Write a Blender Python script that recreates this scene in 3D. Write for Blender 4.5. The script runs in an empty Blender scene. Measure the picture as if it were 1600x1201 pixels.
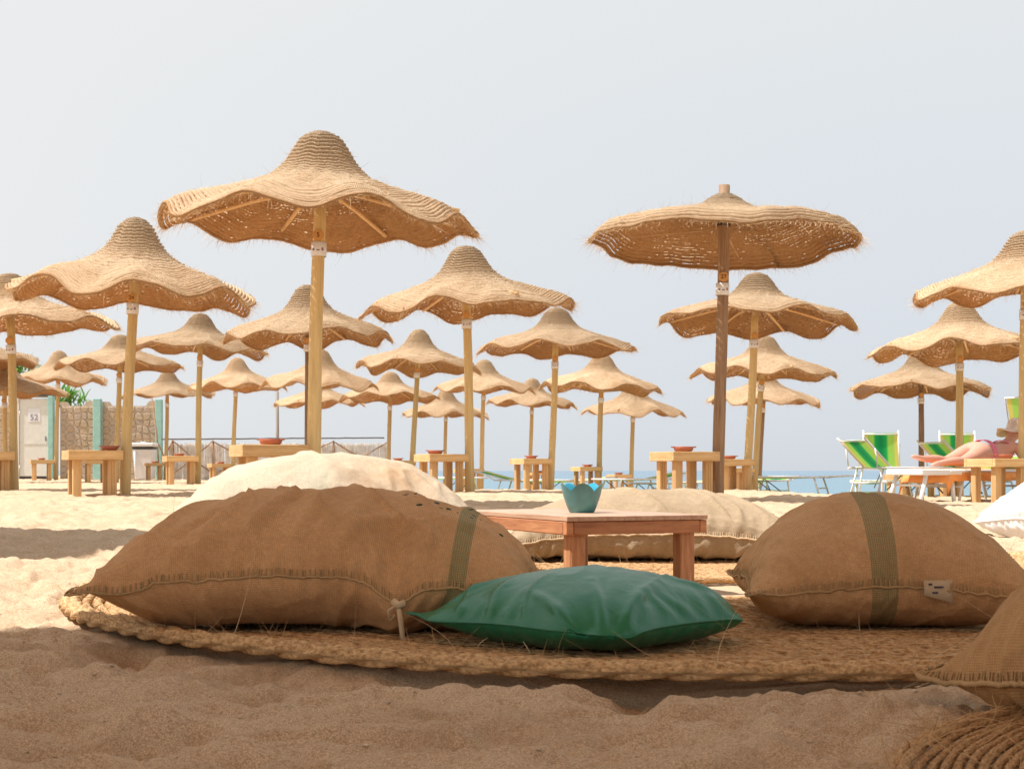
import bpy, math, random
import numpy as np
from math import radians as R, sin, cos, pi

# ------------------------------------------------------------------ camera, sky, sun, exposure
scene = bpy.context.scene
COL = scene.collection
CZ = 0.37                       # camera height above the near sand
F = 2300.0                      # focal length in photo pixels (1600 wide)
cam_d = bpy.data.cameras.new('camera')
cam_d.sensor_width = 36.0
cam_d.lens = 36.0 * F / 1600.0
cam_d.shift_y = 134.5 / 1600.0
cam_d.clip_start = 0.05
cam_d.clip_end = 20000
cam_d.dof.use_dof = True
cam_d.dof.focus_distance = 4.6
cam_d.dof.aperture_fstop = 22
cam = bpy.data.objects.new('camera', cam_d)
cam.location = (0, 0, CZ)
cam.rotation_euler = (R(90), 0, 0)
COL.objects.link(cam)
scene.camera = cam

SUN_EL, SUN_DIR = R(61), (-0.97, -0.24)     # towards the sun: high on the left
world = bpy.data.worlds.new('World')
scene.world = world
world.use_nodes = True
wn, wl = world.node_tree.nodes, world.node_tree.links
wn.clear()
w_out = wn.new('ShaderNodeOutputWorld')
w_bg = wn.new('ShaderNodeBackground')
w_sky = wn.new('ShaderNodeTexSky')
w_sky.sky_type = 'NISHITA'
w_sky.sun_disc = False
w_sky.sun_elevation = SUN_EL
w_sky.sun_rotation = math.atan2(SUN_DIR[0], SUN_DIR[1])
w_sky.air_density = 1.0
w_sky.dust_density = 1.5
w_sky.ozone_density = 1.0
w_hsv = wn.new('ShaderNodeHueSaturation')
w_hsv.inputs['Saturation'].default_value = 0.30
w_gam = wn.new('ShaderNodeGamma')
w_gam.inputs['Gamma'].default_value = 0.32
w_mul = wn.new('ShaderNodeMix'); w_mul.data_type = 'RGBA'; w_mul.blend_type = 'MULTIPLY'
w_mul.inputs[0].default_value = 1.0
w_mul.inputs[7].default_value = (2.6, 2.6, 2.6, 1)
wl.new(w_sky.outputs[0], w_hsv.inputs['Color'])
wl.new(w_hsv.outputs[0], w_gam.inputs['Color'])
wl.new(w_gam.outputs[0], w_mul.inputs[6])
# hazy summer air: the clear sky is veiled by pale haze, bluer and deeper towards the horizon
w_tc = wn.new('ShaderNodeTexCoord'); w_sep = wn.new('ShaderNodeSeparateXYZ'); wl.new(w_tc.outputs['Generated'], w_sep.inputs[0])
w_rmp = wn.new('ShaderNodeValToRGB'); w_el = w_rmp.color_ramp.elements
HZ = 4.14
w_st = [(0.0, (.615, .665, .725)), (.10, (.645, .695, .755)), (.22, (.69, .735, .775)), (.34, (.76, .785, .795)), (1.0, (.70, .75, .80))]
while len(w_el) < len(w_st): w_el.new(.5)
for i, (p, c) in enumerate(w_st): w_el[i].position = p; w_el[i].color = (*c, 1)
wl.new(w_sep.outputs[2], w_rmp.inputs[0])
w_hz = wn.new('ShaderNodeMix'); w_hz.data_type = 'RGBA'; w_hz.blend_type = 'MULTIPLY'; w_hz.inputs[0].default_value = 1
w_hz.inputs[7].default_value = (HZ, HZ, HZ, 1)
w_mr = wn.new('ShaderNodeMapRange'); w_mr.inputs[1].default_value = .30; w_mr.inputs[2].default_value = -.75
w_mr.inputs[3].default_value = 0; w_mr.inputs[4].default_value = .9; w_mr.interpolation_type = 'SMOOTHSTEP'
wl.new(w_sep.outputs[0], w_mr.inputs[0])
w_gl = wn.new('ShaderNodeMix'); w_gl.data_type = 'RGBA'; wl.new(w_mr.outputs[0], w_gl.inputs[0])     # haze is whiter towards the sun
wl.new(w_rmp.outputs[0], w_gl.inputs[6]); w_gl.inputs[7].default_value = (.86, .85, .83, 1)
wl.new(w_gl.outputs[2], w_hz.inputs[6])
w_mix = wn.new('ShaderNodeMix'); w_mix.data_type = 'RGBA'; w_mix.inputs[0].default_value = .84
wl.new(w_mul.outputs[2], w_mix.inputs[6]); wl.new(w_hz.outputs[2], w_mix.inputs[7])
wl.new(w_mix.outputs[2], w_bg.inputs['Color'])
wl.new(w_bg.outputs[0], w_out.inputs['Surface'])
w_bg.inputs['Strength'].default_value = 0.1

sun_d = bpy.data.lights.new('sun', 'SUN')
sun_d.energy = 2.75
sun_d.angle = R(0.55)
sun_d.color = (1.0, 0.965, 0.95)
sun = bpy.data.objects.new('sun', sun_d)
sun.rotation_euler = (R(90) - SUN_EL, 0, math.atan2(SUN_DIR[0], -SUN_DIR[1]))
COL.objects.link(sun)

scene.view_settings.view_transform = 'Standard'
scene.view_settings.look = 'None'
scene.view_settings.gamma = 1.0
scene.view_settings.use_curve_mapping = False
scene.view_settings.exposure = 1.28
scene.cycles.max_bounces = 8
scene.cycles.diffuse_bounces = 4
scene.cycles.transparent_max_bounces = 8

RNG = np.random.default_rng(7)
random.seed(7)

# ------------------------------------------------------------------ helpers
def P3(px, py, d):
    """the point at distance d that the photograph shows at pixel (px, py)"""
    return ((px - 800) / F * d, d, CZ + (735 - py) / F * d)

def _hash(ix, iy, seed):
    h = (ix.astype(np.int64) * 374761393 + iy.astype(np.int64) * 668265263 + seed * 974711) & 0x7fffffff
    h = ((h ^ (h >> 13)) * 1274126177) & 0x7fffffff
    return ((h ^ (h >> 16)) & 0xffff) / 65535.0

def vnoise(x, y, seed=0):
    x = np.asarray(x, float); y = np.asarray(y, float)
    ix = np.floor(x); iy = np.floor(y)
    fx = x - ix; fy = y - iy
    fx = fx * fx * fx * (fx * (fx * 6 - 15) + 10); fy = fy * fy * fy * (fy * (fy * 6 - 15) + 10)
    a = _hash(ix, iy, seed); b = _hash(ix + 1, iy, seed)
    c = _hash(ix, iy + 1, seed); d = _hash(ix + 1, iy + 1, seed)
    return (a + (b - a) * fx) * (1 - fy) + (c + (d - c) * fx) * fy

def fbm(x, y, seed=0, octv=4):
    s = 0; a = 1; t = 0
    for i in range(octv):
        s = s + a * (vnoise(x * 2 ** i + 17.3 * i, y * 2 ** i - 9.1 * i, seed + i) - .5)
        t += a; a *= .5
    return s / t * 2

def smooth(a, b, x):
    t = np.clip((np.asarray(x, float) - a) / (b - a), 0, 1)
    return t * t * (3 - 2 * t)

def mesh_np(name, verts, faces, smooth_shade=True, uv=None):
    """verts (n,3), faces (m,4) or (m,3) arrays"""
    v = np.asarray(verts, np.float32); f = np.asarray(faces, np.int32)
    me = bpy.data.meshes.new(name)
    k = f.shape[1]
    me.vertices.add(len(v)); me.vertices.foreach_set('co', v.ravel())
    me.loops.add(f.size); me.loops.foreach_set('vertex_index', f.ravel())
    me.polygons.add(len(f))
    me.polygons.foreach_set('loop_start', np.arange(0, f.size, k, dtype=np.int32))
    me.polygons.foreach_set('loop_total', np.full(len(f), k, np.int32))
    me.update(calc_edges=True)
    if smooth_shade:
        me.polygons.foreach_set('use_smooth', np.ones(len(f), bool))
    if uv is not None:
        l = me.uv_layers.new(name='UVMap')
        l.data.foreach_set('uv', np.asarray(uv, np.float32)[f.ravel()].ravel())
    me.validate()
    return me

class MB:
    """collects shapes with mixed faces, builds one mesh"""
    def __init__(s): s.v = []; s.f = []; s.sm = []
    def add(s, vs, fs, sm=False):
        o = len(s.v); s.v += [tuple(map(float, p)) for p in vs]
        s.f += [tuple(i + o for i in f) for f in fs]; s.sm += [sm] * len(fs)
    def box(s, c, size, rot=0.0, bev=0.0, M=None):
        """box with chamfered edges (bev) so that it catches light on its edges"""
        hx, hy, hz = size[0] / 2, size[1] / 2, size[2] / 2
        b = min(bev, hx * .45, hy * .45, hz * .45)
        cr, sr = cos(rot), sin(rot)
        def T(p):
            if M is not None:
                x, y, z = (sum(M[i][j] * p[j] for j in range(3)) for i in range(3))
            else:
                x, y, z = p[0] * cr - p[1] * sr, p[0] * sr + p[1] * cr, p[2]
            return (x + c[0], y + c[1], z + c[2])
        if b <= 0:
            vs = [T((sx * hx, sy * hy, sz * hz)) for sx in (-1, 1) for sy in (-1, 1) for sz in (-1, 1)]
            s.add(vs, [(0, 1, 3, 2), (4, 6, 7, 5), (0, 4, 5, 1), (2, 3, 7, 6), (0, 2, 6, 4), (1, 5, 7, 3)])
            return
        vs = []; idx = {}
        for sx in (-1, 1):
            for sy in (-1, 1):
                for sz in (-1, 1):
                    for ax in range(3):
                        p = [sx * (hx - b), sy * (hy - b), sz * (hz - b)]
                        p[ax] = (sx, sy, sz)[ax] * (hx, hy, hz)[ax]
                        idx[(sx, sy, sz, ax)] = len(vs); vs.append(T(p))
        fs = []
        for ax in range(3):
            o = [i for i in range(3) if i != ax]
            for sg in (-1, 1):
                q = []
                for a, bb in ((-1, -1), (1, -1), (1, 1), (-1, 1)):
                    k = [0, 0, 0]; k[ax] = sg; k[o[0]] = a; k[o[1]] = bb
                    q.append(idx[(k[0], k[1], k[2], ax)])
                fs.append(tuple(q if (sg > 0) == (ax != 1) else q[::-1]))
        for ax in range(3):                       # edges along ax
            o = [i for i in range(3) if i != ax]
            for a in (-1, 1):
                for bb in (-1, 1):
                    k1 = [0] * 3; k2 = [0] * 3
                    k1[ax] = -1; k2[ax] = 1
                    for k in (k1, k2): k[o[0]] = a; k[o[1]] = bb
                    fs.append((idx[(*k1, o[0])], idx[(*k2, o[0])], idx[(*k2, o[1])], idx[(*k1, o[1])]))
        for sx in (-1, 1):
            for sy in (-1, 1):
                for sz in (-1, 1):
                    fs.append((idx[(sx, sy, sz, 0)], idx[(sx, sy, sz, 1)], idx[(sx, sy, sz, 2)]))
        s.add(vs, fs)
    def tube(s, pts, r, n=8, caps=True):
        pts = [np.array(p, float) for p in pts]; m = len(pts)
        rs = r if hasattr(r, '__len__') else [r] * m
        vs = []; up = np.array((0.13, .31, .94))
        for i, p in enumerate(pts):
            t = pts[min(i + 1, m - 1)] - pts[max(i - 1, 0)]
            t = t / (np.linalg.norm(t) + 1e-9)
            a = np.cross(t, up)
            if np.linalg.norm(a) < .15: a = np.cross(t, (1, 0, 0))
            a = a / np.linalg.norm(a); b = np.cross(t, a)
            for k in range(n):
                q = 2 * pi * k / n
                vs.append(p + rs[i] * (a * cos(q) + b * sin(q)))
        fs = [(i * n + k, i * n + (k + 1) % n, (i + 1) * n + (k + 1) % n, (i + 1) * n + k) for i in range(m - 1) for k in range(n)]
        s.add(vs, fs, True)
        if caps:
            o = len(s.v) - len(vs)
            s.f += [tuple(range(o + n - 1, o - 1, -1)), tuple(range(o + (m - 1) * n, o + m * n))]; s.sm += [False, False]
    def lathe(s, prof, n=24, c=(0, 0, 0), fn=None):
        vs = []
        for (r, z) in prof:
            for k in range(n):
                q = 2 * pi * k / n
                rr, zz = (r, z) if fn is None else fn(r, z, q)
                vs.append((c[0] + rr * cos(q), c[1] + rr * sin(q), c[2] + zz))
        fs = [(i * n + k, i * n + (k + 1) % n, (i + 1) * n + (k + 1) % n, (i + 1) * n + k) for i in range(len(prof) - 1) for k in range(n)]
        s.add(vs, fs, True)
    def mesh(s, name):
        me = bpy.data.meshes.new(name)
        me.from_pydata(s.v, [], s.f)
        me.polygons.foreach_set('use_smooth', s.sm)
        me.update()
        return me

def obj(name, me, mat=None, parent=None, loc=(0, 0, 0), rot=(0, 0, 0)):
    if isinstance(me, MB): me = me.mesh(name)
    if mat is not None and not me.materials:
        me.materials.append(mat)
    o = bpy.data.objects.new(name, me)
    o.location = loc; o.rotation_euler = rot
    COL.objects.link(o)
    if parent is not None: o.parent = parent
    return o

def empty(name, loc=(0, 0, 0), rot=(0, 0, 0)):
    o = bpy.data.objects.new(name, None)
    o.empty_display_size = .1
    o.location = loc; o.rotation_euler = rot
    COL.objects.link(o)
    return o

def tag(o, label=None, cat=None, group=None, kind=None):
    if label: o['label'] = label
    if cat: o['category'] = cat
    if group: o['group'] = group
    if kind: o['kind'] = kind
    return o

def copy_tree(o, parent=None):
    c = o.copy(); COL.objects.link(c)
    if parent is not None: c.parent = parent
    for ch in list(o.children): copy_tree(ch, c)
    return c

# ------------------------------------------------------------------ materials
class NT:
    def __init__(s, name, rough=.8, spec=.3):
        s.m = bpy.data.materials.new(name); s.m.use_nodes = True
        s.n = s.m.node_tree.nodes; s.l = s.m.node_tree.links
        s.b = s.n['Principled BSDF']; s.out = s.n['Material Output']
        s.b.inputs['Roughness'].default_value = rough
        s.b.inputs['Specular IOR Level'].default_value = spec
        s.tc = s.n.new('ShaderNodeTexCoord')
    def inp(s, sock, v):
        if hasattr(v, 'default_value') or hasattr(v, 'is_linked'): s.l.new(v, sock)
        else: sock.default_value = v if not isinstance(v, tuple) or len(v) != 3 or sock.type != 'RGBA' else (*v, 1)
    def mapping(s, src='Object', scale=(1, 1, 1), rot=(0, 0, 0)):
        n = s.n.new('ShaderNodeMapping'); s.l.new(s.tc.outputs[src], n.inputs[0])
        n.inputs['Scale'].default_value = scale; n.inputs['Rotation'].default_value = rot
        return n.outputs[0]
    def noise(s, scale, vec=None, detail=4, rough=.6, dist=0):
        n = s.n.new('ShaderNodeTexNoise'); n.inputs['Scale'].default_value = scale
        n.inputs['Detail'].default_value = detail; n.inputs['Roughness'].default_value = rough
        n.inputs['Distortion'].default_value = dist
        s.l.new(vec if vec is not None else s.tc.outputs['Object'], n.inputs['Vector'])
        return n.outputs['Fac']
    def wave(s, scale, vec, direction='X', dist=0, dscale=2):
        n = s.n.new('ShaderNodeTexWave'); n.inputs['Scale'].default_value = scale
        n.bands_direction = direction; n.inputs['Distortion'].default_value = dist
        n.inputs['Detail Scale'].default_value = dscale
        s.l.new(vec, n.inputs['Vector']); return n.outputs['Fac']
    def voro(s, scale, vec=None, feat='F1', out='Distance'):
        n = s.n.new('ShaderNodeTexVoronoi'); n.inputs['Scale'].default_value = scale; n.feature = feat
        s.l.new(vec if vec is not None else s.tc.outputs['Object'], n.inputs['Vector'])
        return n.outputs[out]
    def ramp(s, fac, stops):
        n = s.n.new('ShaderNodeValToRGB'); e = n.color_ramp.elements
        while len(e) < len(stops): e.new(.5)
        for i, (p, c) in enumerate(stops):
            e[i].position = p; e[i].color = (*c, 1) if len(c) == 3 else c
        s.l.new(fac, n.inputs[0]); return n.outputs[0]
    def mix(s, fac, a, b, mode='MIX'):
        n = s.n.new('ShaderNodeMix'); n.data_type = 'RGBA'; n.blend_type = mode
        s.inp(n.inputs[0], fac); s.inp(n.inputs[6], a); s.inp(n.inputs[7], b)
        return n.outputs[2]
    def math(s, op, a, b=0.0, clamp=False):
        n = s.n.new('ShaderNodeMath'); n.operation = op; n.use_clamp = clamp
        s.inp(n.inputs[0], a); s.inp(n.inputs[1], b); return n.outputs[0]
    def sep(s, vec):
        n = s.n.new('ShaderNodeSeparateXYZ'); s.l.new(vec, n.inputs[0]); return n.outputs
    def rnd(s):
        return s.n.new('ShaderNodeObjectInfo').outputs['Random']
    def color(s, c):
        s.inp(s.b.inputs['Base Color'], c); s.col = c
    def bump(s, h, strength=.5, dist=.01, prev=None):
        n = s.n.new('ShaderNodeBump'); n.inputs['Strength'].default_value = strength
        n.inputs['Distance'].default_value = dist
        s.l.new(h, n.inputs['Height'])
        if prev is not None: s.l.new(prev, n.inputs['Normal'])
        s.nrm = n.outputs[0]; s.l.new(n.outputs[0], s.b.inputs['Normal']); return n.outputs[0]
    def translucent(s, fac, tint=None):
        t = s.n.new('ShaderNodeBsdfTranslucent'); s.inp(t.inputs['Color'], tint if tint is not None else s.col)
        if hasattr(s, 'nrm'): s.l.new(s.nrm, t.inputs['Normal'])
        m = s.n.new('ShaderNodeMixShader'); m.inputs[0].default_value = fac
        s.l.new(s.b.outputs[0], m.inputs[1]); s.l.new(t.outputs[0], m.inputs[2])
        s.l.new(m.outputs[0], s.out.inputs['Surface'])

MAT = {}
def m_sand():
    t = NT('sand', .95, .15)
    o = t.tc.outputs['Object']
    n1 = t.noise(2.6, o, 6, .68); n2 = t.noise(55, o, 3, .7); n3 = t.noise(420, o, 2, .7)
    c = t.ramp(n1, [(.3, (.56, .415, .27)), (.5, (.73, .555, .375)), (.75, (.81, .635, .44))])
    c = t.mix(t.ramp(n3, [(.38, (.8, .8, .8)), (.6, (0, 0, 0))]), c, (.36, .225, .125))
    sp = t.voro(330, o)
    c = t.mix(t.ramp(sp, [(.12, (.8, .8, .8)), (.22, (0, 0, 0))]), c, (.30, .20, .12))
    c = t.mix(t.ramp(t.noise(140, o, 3, .8), [(.36, (.8, .8, .8)), (.5, (0, 0, 0))]), c, (.40, .26, .15))
    t.color(c)
    h = t.math('ADD', t.math('MULTIPLY', n2, .7), t.math('MULTIPLY', n3, .35))
    t.bump(h, .8, .008)
    return t.m
def m_burlap(name, base, dark, stripe=None, specks=None, faint=1.0, patch=None):
    t = NT(name, .92, .12)
    uv = t.tc.outputs['UV']; x, y, _ = t.sep(uv)
    n = t.noise(5, uv, 5, .6); nf = t.noise(140, uv, 2, .6); md = t.noise(48, uv, 4, .75)
    wx = t.wave(70, uv, 'X', 1.2, 8); wy = t.wave(70, uv, 'Y', 1.2, 8)
    weave = t.math('MULTIPLY', t.math('MAXIMUM', wx, wy), 1.0)
    wv = t.math('MULTIPLY', wx, wy)
    c = t.mix(t.ramp(n, [(.3, (0, 0, 0)), (.7, (1, 1, 1))]), base, dark)
    c = t.mix(t.ramp(wv, [(.0, (.5, .5, .5)), (.5, (0, 0, 0))]), c, tuple(v * .55 for v in dark))
    c = t.mix(t.ramp(nf, [(.45, (0, 0, 0)), (.8, (.25, .25, .25))]), c, tuple(min(1, v * 1.4) for v in base))
    c = t.mix(t.ramp(md, [(.40, (.28, .28, .28)), (.56, (0, 0, 0))]), c, tuple(v * .6 for v in dark))
    c = t.mix(t.ramp(t.noise(2.2, uv, 4, .65), [(.52, (0, 0, 0)), (.72, (.45, .45, .45))]), c, tuple(v * .62 for v in dark))
    if stripe:
        x0, x1, sc = stripe
        b = t.math('MULTIPLY', t.math('GREATER_THAN', x, x0), t.math('LESS_THAN', x, x1))
        wk = t.ramp(t.math('MULTIPLY', t.wave(55, uv, 'X'), t.wave(55, uv, 'Y')), [(.12, (1, 1, 1)), (.5, (.42, .42, .42))])
        fac = t.math('MULTIPLY', t.math('MULTIPLY', b, wk), faint)
        c = t.mix(fac, c, sc)
    if specks:
        cx, cy, r, thr = specks
        dx = t.math('SUBTRACT', x, cx); dy = t.math('SUBTRACT', y, cy)
        dd = t.math('SQRT', t.math('ADD', t.math('MULTIPLY', dx, dx), t.math('MULTIPLY', dy, dy)))
        v = t.voro(28, uv)
        keep = t.math('GREATER_THAN', t.noise(14, uv, 1), .48)
        f = t.math('MULTIPLY', t.math('MULTIPLY', t.math('LESS_THAN', v, thr), t.math('LESS_THAN', dd, r)), keep)
        c = t.mix(f, c, (.02, .05, .03))
    if patch:
        cx, cy, r, pc = patch
        dx = t.math('SUBTRACT', x, cx); dy = t.math('SUBTRACT', y, cy)
        dd = t.math('SQRT', t.math('ADD', t.math('MULTIPLY', dx, dx), t.math('MULTIPLY', dy, dy)))
        f = t.math('MULTIPLY', t.math('SUBTRACT', 1.0, t.math('DIVIDE', dd, r), True), t.noise(22, uv, 4))
        c = t.mix(f, c, pc)
    t.color(c)
    p = t.bump(t.math('ADD', weave, nf), .45, .0012)
    p = t.bump(t.noise(38, uv, 4, .6), .32, .003, p)
    t.bump(t.noise(11, uv, 3, .5), .35, .02, p)
    return t.m
def m_straw(name='straw', a=(.73, .53, .325), b=(.87, .69, .465), d=(.46, .28, .15), tr=.09):
    t = NT(name, .85, .15)
    uv = t.tc.outputs['UV']
    strand = t.wave(1.0, t.mapping('UV', (26, 6, 1)), 'DIAGONAL', 1.5, 3)
    fib = t.noise(1.0, t.mapping('UV', (60, 300, 1)), 3, .7)
    big = t.noise(3.2, t.tc.outputs['Object'], 4, .6)
    c = t.mix(t.ramp(big, [(.3, (0, 0, 0)), (.7, (1, 1, 1))]), a, b)
    c = t.mix(t.ramp(fib, [(.36, (.85, .85, .85)), (.62, (0, 0, 0))]), c, d)
    spk = t.noise(1.0, t.mapping('UV', (11, 9, 1)), 3, .75)
    c = t.mix(t.ramp(spk, [(.32, (.55, .55, .55)), (.48, (0, 0, 0))]), c, tuple(v * .8 for v in d))
    c = t.mix(t.ramp(spk, [(.55, (0, 0, 0)), (.75, (.6, .6, .6))]), c, (.90, .74, .52))
    hs = t.n.new('ShaderNodeHueSaturation'); t.l.new(c, hs.inputs['Color'])
    t.l.new(t.math('ADD', t.math('MULTIPLY', t.rnd(), .28), .87), hs.inputs['Value'])
    bf = t.n.new('ShaderNodeNewGeometry').outputs['Backfacing']     # sheet faces point down: front side tinted darker for underside shade, top stays paler
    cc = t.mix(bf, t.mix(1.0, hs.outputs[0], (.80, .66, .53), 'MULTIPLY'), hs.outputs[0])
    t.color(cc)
    t.bump(t.math('ADD', strand, fib), .8, .006)
    t.translucent(tr, t.mix(1.0, cc, (1.0, .66, .36), 'MULTIPLY'))
    return t.m
def m_wood(name, a, b, d, scale=(3, 3, 40), src='Object', rough=.65, ring=True, spec=.3):
    """grain runs along the axis with the smallest scale"""
    t = NT(name, rough, spec)
    v = t.mapping(src, scale)
    n = t.noise(1.0, v, 5, .65, .08)
    n2 = t.noise(1.0, t.mapping(src, tuple(s * 3.2 for s in scale)), 3, .7)
    c = t.ramp(n, [(.28, d), (.45, a), (.7, b)])
    c = t.mix(t.ramp(n2, [(.45, (0, 0, 0)), (.75, (.55, .55, .55))]), c, d)
    kn = t.voro(1.0, t.mapping(src, tuple(2.4 if s > 5 else 3.0 for s in scale)))
    c = t.mix(t.ramp(kn, [(.035, (1, 1, 1)), (.075, (0, 0, 0))]), c, tuple(x * .35 for x in d))
    hs = t.n.new('ShaderNodeHueSaturation'); t.l.new(c, hs.inputs['Color'])
    t.l.new(t.math('ADD', t.math('MULTIPLY', t.rnd(), .3), .85), hs.inputs['Value'])
    t.color(hs.outputs[0])
    t.bump(n2, .35, .003)
    return t.m
def m_plain(name, c, rough=.5, spec=.4, var=.0, bump=0, bs=60, metal=0):
    t = NT(name, rough, spec)
    if var:
        n = t.noise(7, None, 5, .6)
        t.color(t.mix(t.ramp(n, [(.3, (0, 0, 0)), (.7, (1, 1, 1))]), tuple(x * (1 - var) for x in c), tuple(min(1, x * (1 + var)) for x in c)))
    else: t.color((*c, 1))
    if bump: t.bump(t.noise(bs, None, 4, .6), bump, .004)
    t.b.inputs['Metallic'].default_value = metal
    return t.m

MAT['sand'] = m_sand()
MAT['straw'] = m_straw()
MAT['fibre'] = m_plain('straw_fibre', (.60, .42, .24), .8, .1, .25)
MAT['pole'] = m_wood('pine_pole', (.58, .42, .19), (.66, .50, .25), (.42, .29, .12), (22, 22, 1.2))
MAT['pole_old'] = m_wood('weathered_pole', (.26, .155, .085), (.34, .22, .13), (.12, .075, .045), (26, 26, 1.4))
MAT['pole_grey'] = m_wood('grey_pole', (.30, .25, .21), (.38, .33, .28), (.18, .15, .12), (26, 26, 1.4))
MAT['rib'] = m_wood('rib_wood', (.66, .42, .20), (.74, .50, .26), (.50, .30, .13), (30, 30, 30))
MAT['pine'] = m_wood('pine_board', (.62, .40, .18), (.72, .49, .25), (.42, .24, .09), (2.2, 26, 26), rough=.6)
MAT['pine_leg'] = m_wood('pine_post', (.58, .36, .16), (.68, .45, .22), (.38, .21, .08), (30, 30, 2.2), rough=.6)
MAT['disc'] = m_plain('sawn_disc', (.55, .28, .09), .6, .3, .15)
MAT['burnt'] = m_plain('burnt_wood', (.05, .025, .012), .8)
MAT['plate'] = m_plain('white_plate', (.70, .69, .68), .4, .4, .05)
MAT['grey_ink'] = m_plain('grey_ink', (.20, .19, .21), .6)
MAT['dark_ink'] = m_plain('dark_ink', (.06, .05, .07), .6)
MAT['red_ink'] = m_plain('plum_ink', (.28, .12, .20), .6)
MAT['terracotta'] = m_plain('terracotta', (.36, .10, .05), .45, .5, .2)
MAT['redwood'] = m_wood('red_brown_wood', (.46, .19, .085), (.58, .28, .13), (.24, .09, .04), (4, 34, 34), rough=.5, spec=.4)
MAT['redwood_top'] = m_wood('red_brown_top', (.50, .31, .20), (.58, .39, .27), (.34, .18, .11), (30, 3, 30), rough=.45, spec=.5)
MAT['redwood_leg'] = m_wood('red_brown_leg', (.46, .21, .095), (.60, .32, .16), (.26, .10, .045), (34, 34, 4), rough=.5, spec=.4)
MAT['glaze_out'] = m_plain('green_glaze', (.075, .23, .24), .35, .5, .35, .15, 30)
MAT['glaze_in'] = m_plain('turquoise_glaze', (.02, .30, .42), .12, .6, .1)
MAT['alu'] = m_plain('white_aluminium', (.70, .70, .69), .35, .5, .04)
MAT['white_plastic'] = m_plain('white_plastic', (.74, .75, .75), .4, .4, .04)
MAT['teal'] = m_plain('turquoise_paint', (.27, .47, .42), .6, .3, .12, .3, 20)
MAT['door'] = m_plain('door_paint', (.62, .61, .56), .5, .3, .06, .1, 10)
MAT['paper'] = m_plain('white_paper', (.66, .67, .70), .7)
MAT['mortar'] = m_plain('mortar', (.46, .37, .28), .95, .1, .15, .5, 40)
MAT['bin'] = m_plain('bin_plastic', (.66, .66, .65), .45, .4, .04)
MAT['black'] = m_plain('black_plastic_and_gaps', (.04, .04, .04), .5)
MAT['branch'] = m_plain('branch_bark', (.36, .22, .13), .9, .1, .3, .5, 50)
MAT['rail'] = m_plain('rail_wood', (.16, .15, .15), .8, .1, .2)
MAT['reed'] = m_plain('pale_reed', (.82, .77, .70), .9, .1, .2)
MAT['leaf'] = NT('leaf', .5, .4)
MAT['skin'] = NT('skin', .55, .35)
MAT['pink'] = m_plain('pink_fabric', (.75, .22, .30), .8, .1, .1)
MAT['orange'] = m_plain('orange_towel', (.85, .36, .12), .9, .1, .15, .4, 80)
MAT['scarf'] = m_plain('patterned_scarf', (.80, .60, .48), .9, .1, .4, .5, 60)
MAT['thread'] = m_plain('jute_thread', (.46, .30, .15), .9, .1, .2)
MAT['thread_pale'] = m_plain('pale_jute_thread', (.60, .45, .28), .9, .1, .2)
MAT['mat_fibre'] = m_plain('coir_fibre', (.50, .31, .15), .9, .1, .3)
MAT['roof_reed'] = m_plain('roof_reed', (.50, .33, .18), .9, .1, .2)  # warm tone set for the bounce beneath the added roof
MAT['pebble'] = m_plain('pebble', (.58, .45, .32), .8, .2, .4)
_l = MAT['leaf']; _l.color(_l.mix(_l.rnd(), (.07, .22, .03), (.14, .34, .06))); _l.translucent(.35); MAT['leaf'] = _l.m
_s = MAT['skin']; _s.color(_s.mix(_s.noise(14), (.58, .29, .20), (.66, .36, .26))); _s.b.inputs['Subsurface Weight'].default_value = .15
_s.b.inputs['Subsurface Radius'].default_value = (.02, .008, .004); MAT['skin'] = _s.m
def m_stripes():
    t = NT('striped_mesh_cloth', .7, .2)
    x, y, z = t.sep(t.tc.outputs['UV'])
    n = t.n.new('ShaderNodeValToRGB'); n.color_ramp.interpolation = 'LINEAR'
    stops = [(0, (.72, .58, .14)), (.07, (.66, .62, .15)), (.13, (.36, .64, .12)), (.27, (.36, .68, .12)), (.33, (.02, .42, .10)), (.48, (.01, .27, .09)), (.52, (.01, .27, .10)), (.67, (.02, .42, .10)), (.73, (.36, .68, .12)), (.87, (.36, .64, .12)), (.93, (.66, .62, .15)), (1, (.72, .58, .14))]
    e = n.color_ramp.elements
    while len(e) < len(stops): e.new(.5)
    for i, (p, c) in enumerate(stops): e[i].position = p; e[i].color = (*c, 1)
    t.l.new(x, n.inputs[0]); t.color(n.outputs[0])
    t.translucent(.45)
    return t.m
MAT['stripes'] = m_stripes()
def m_green():
    t = NT('green_faux_leather', .34, .5)
    uv = t.tc.outputs['UV']
    t.color(t.mix(t.noise(6, uv, 3), (.010, .15, .068), (.014, .19, .09)))
    p = t.bump(t.noise(400, uv, 2), .12, .001)
    t.bump(t.noise(16, uv, 4, .55, .8), .35, .008, p)
    return t.m
MAT['green'] = m_green()
def m_stone():
    t = NT('wall_stone', .9, .2)
    c = t.ramp(t.rnd(), [(0, (.42, .32, .22)), (.35, (.50, .39, .27)), (.7, (.47, .38, .29)), (1, (.40, .33, .27))])
    c = t.mix(t.ramp(t.noise(16, None, 4), [(.35, (0, 0, 0)), (.7, (.6, .6, .6))]), c, (.30, .22, .15))
    t.color(c); t.bump(t.noise(30, None, 4), .5, .02)
    return t.m
MAT['stone'] = m_stone()
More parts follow.
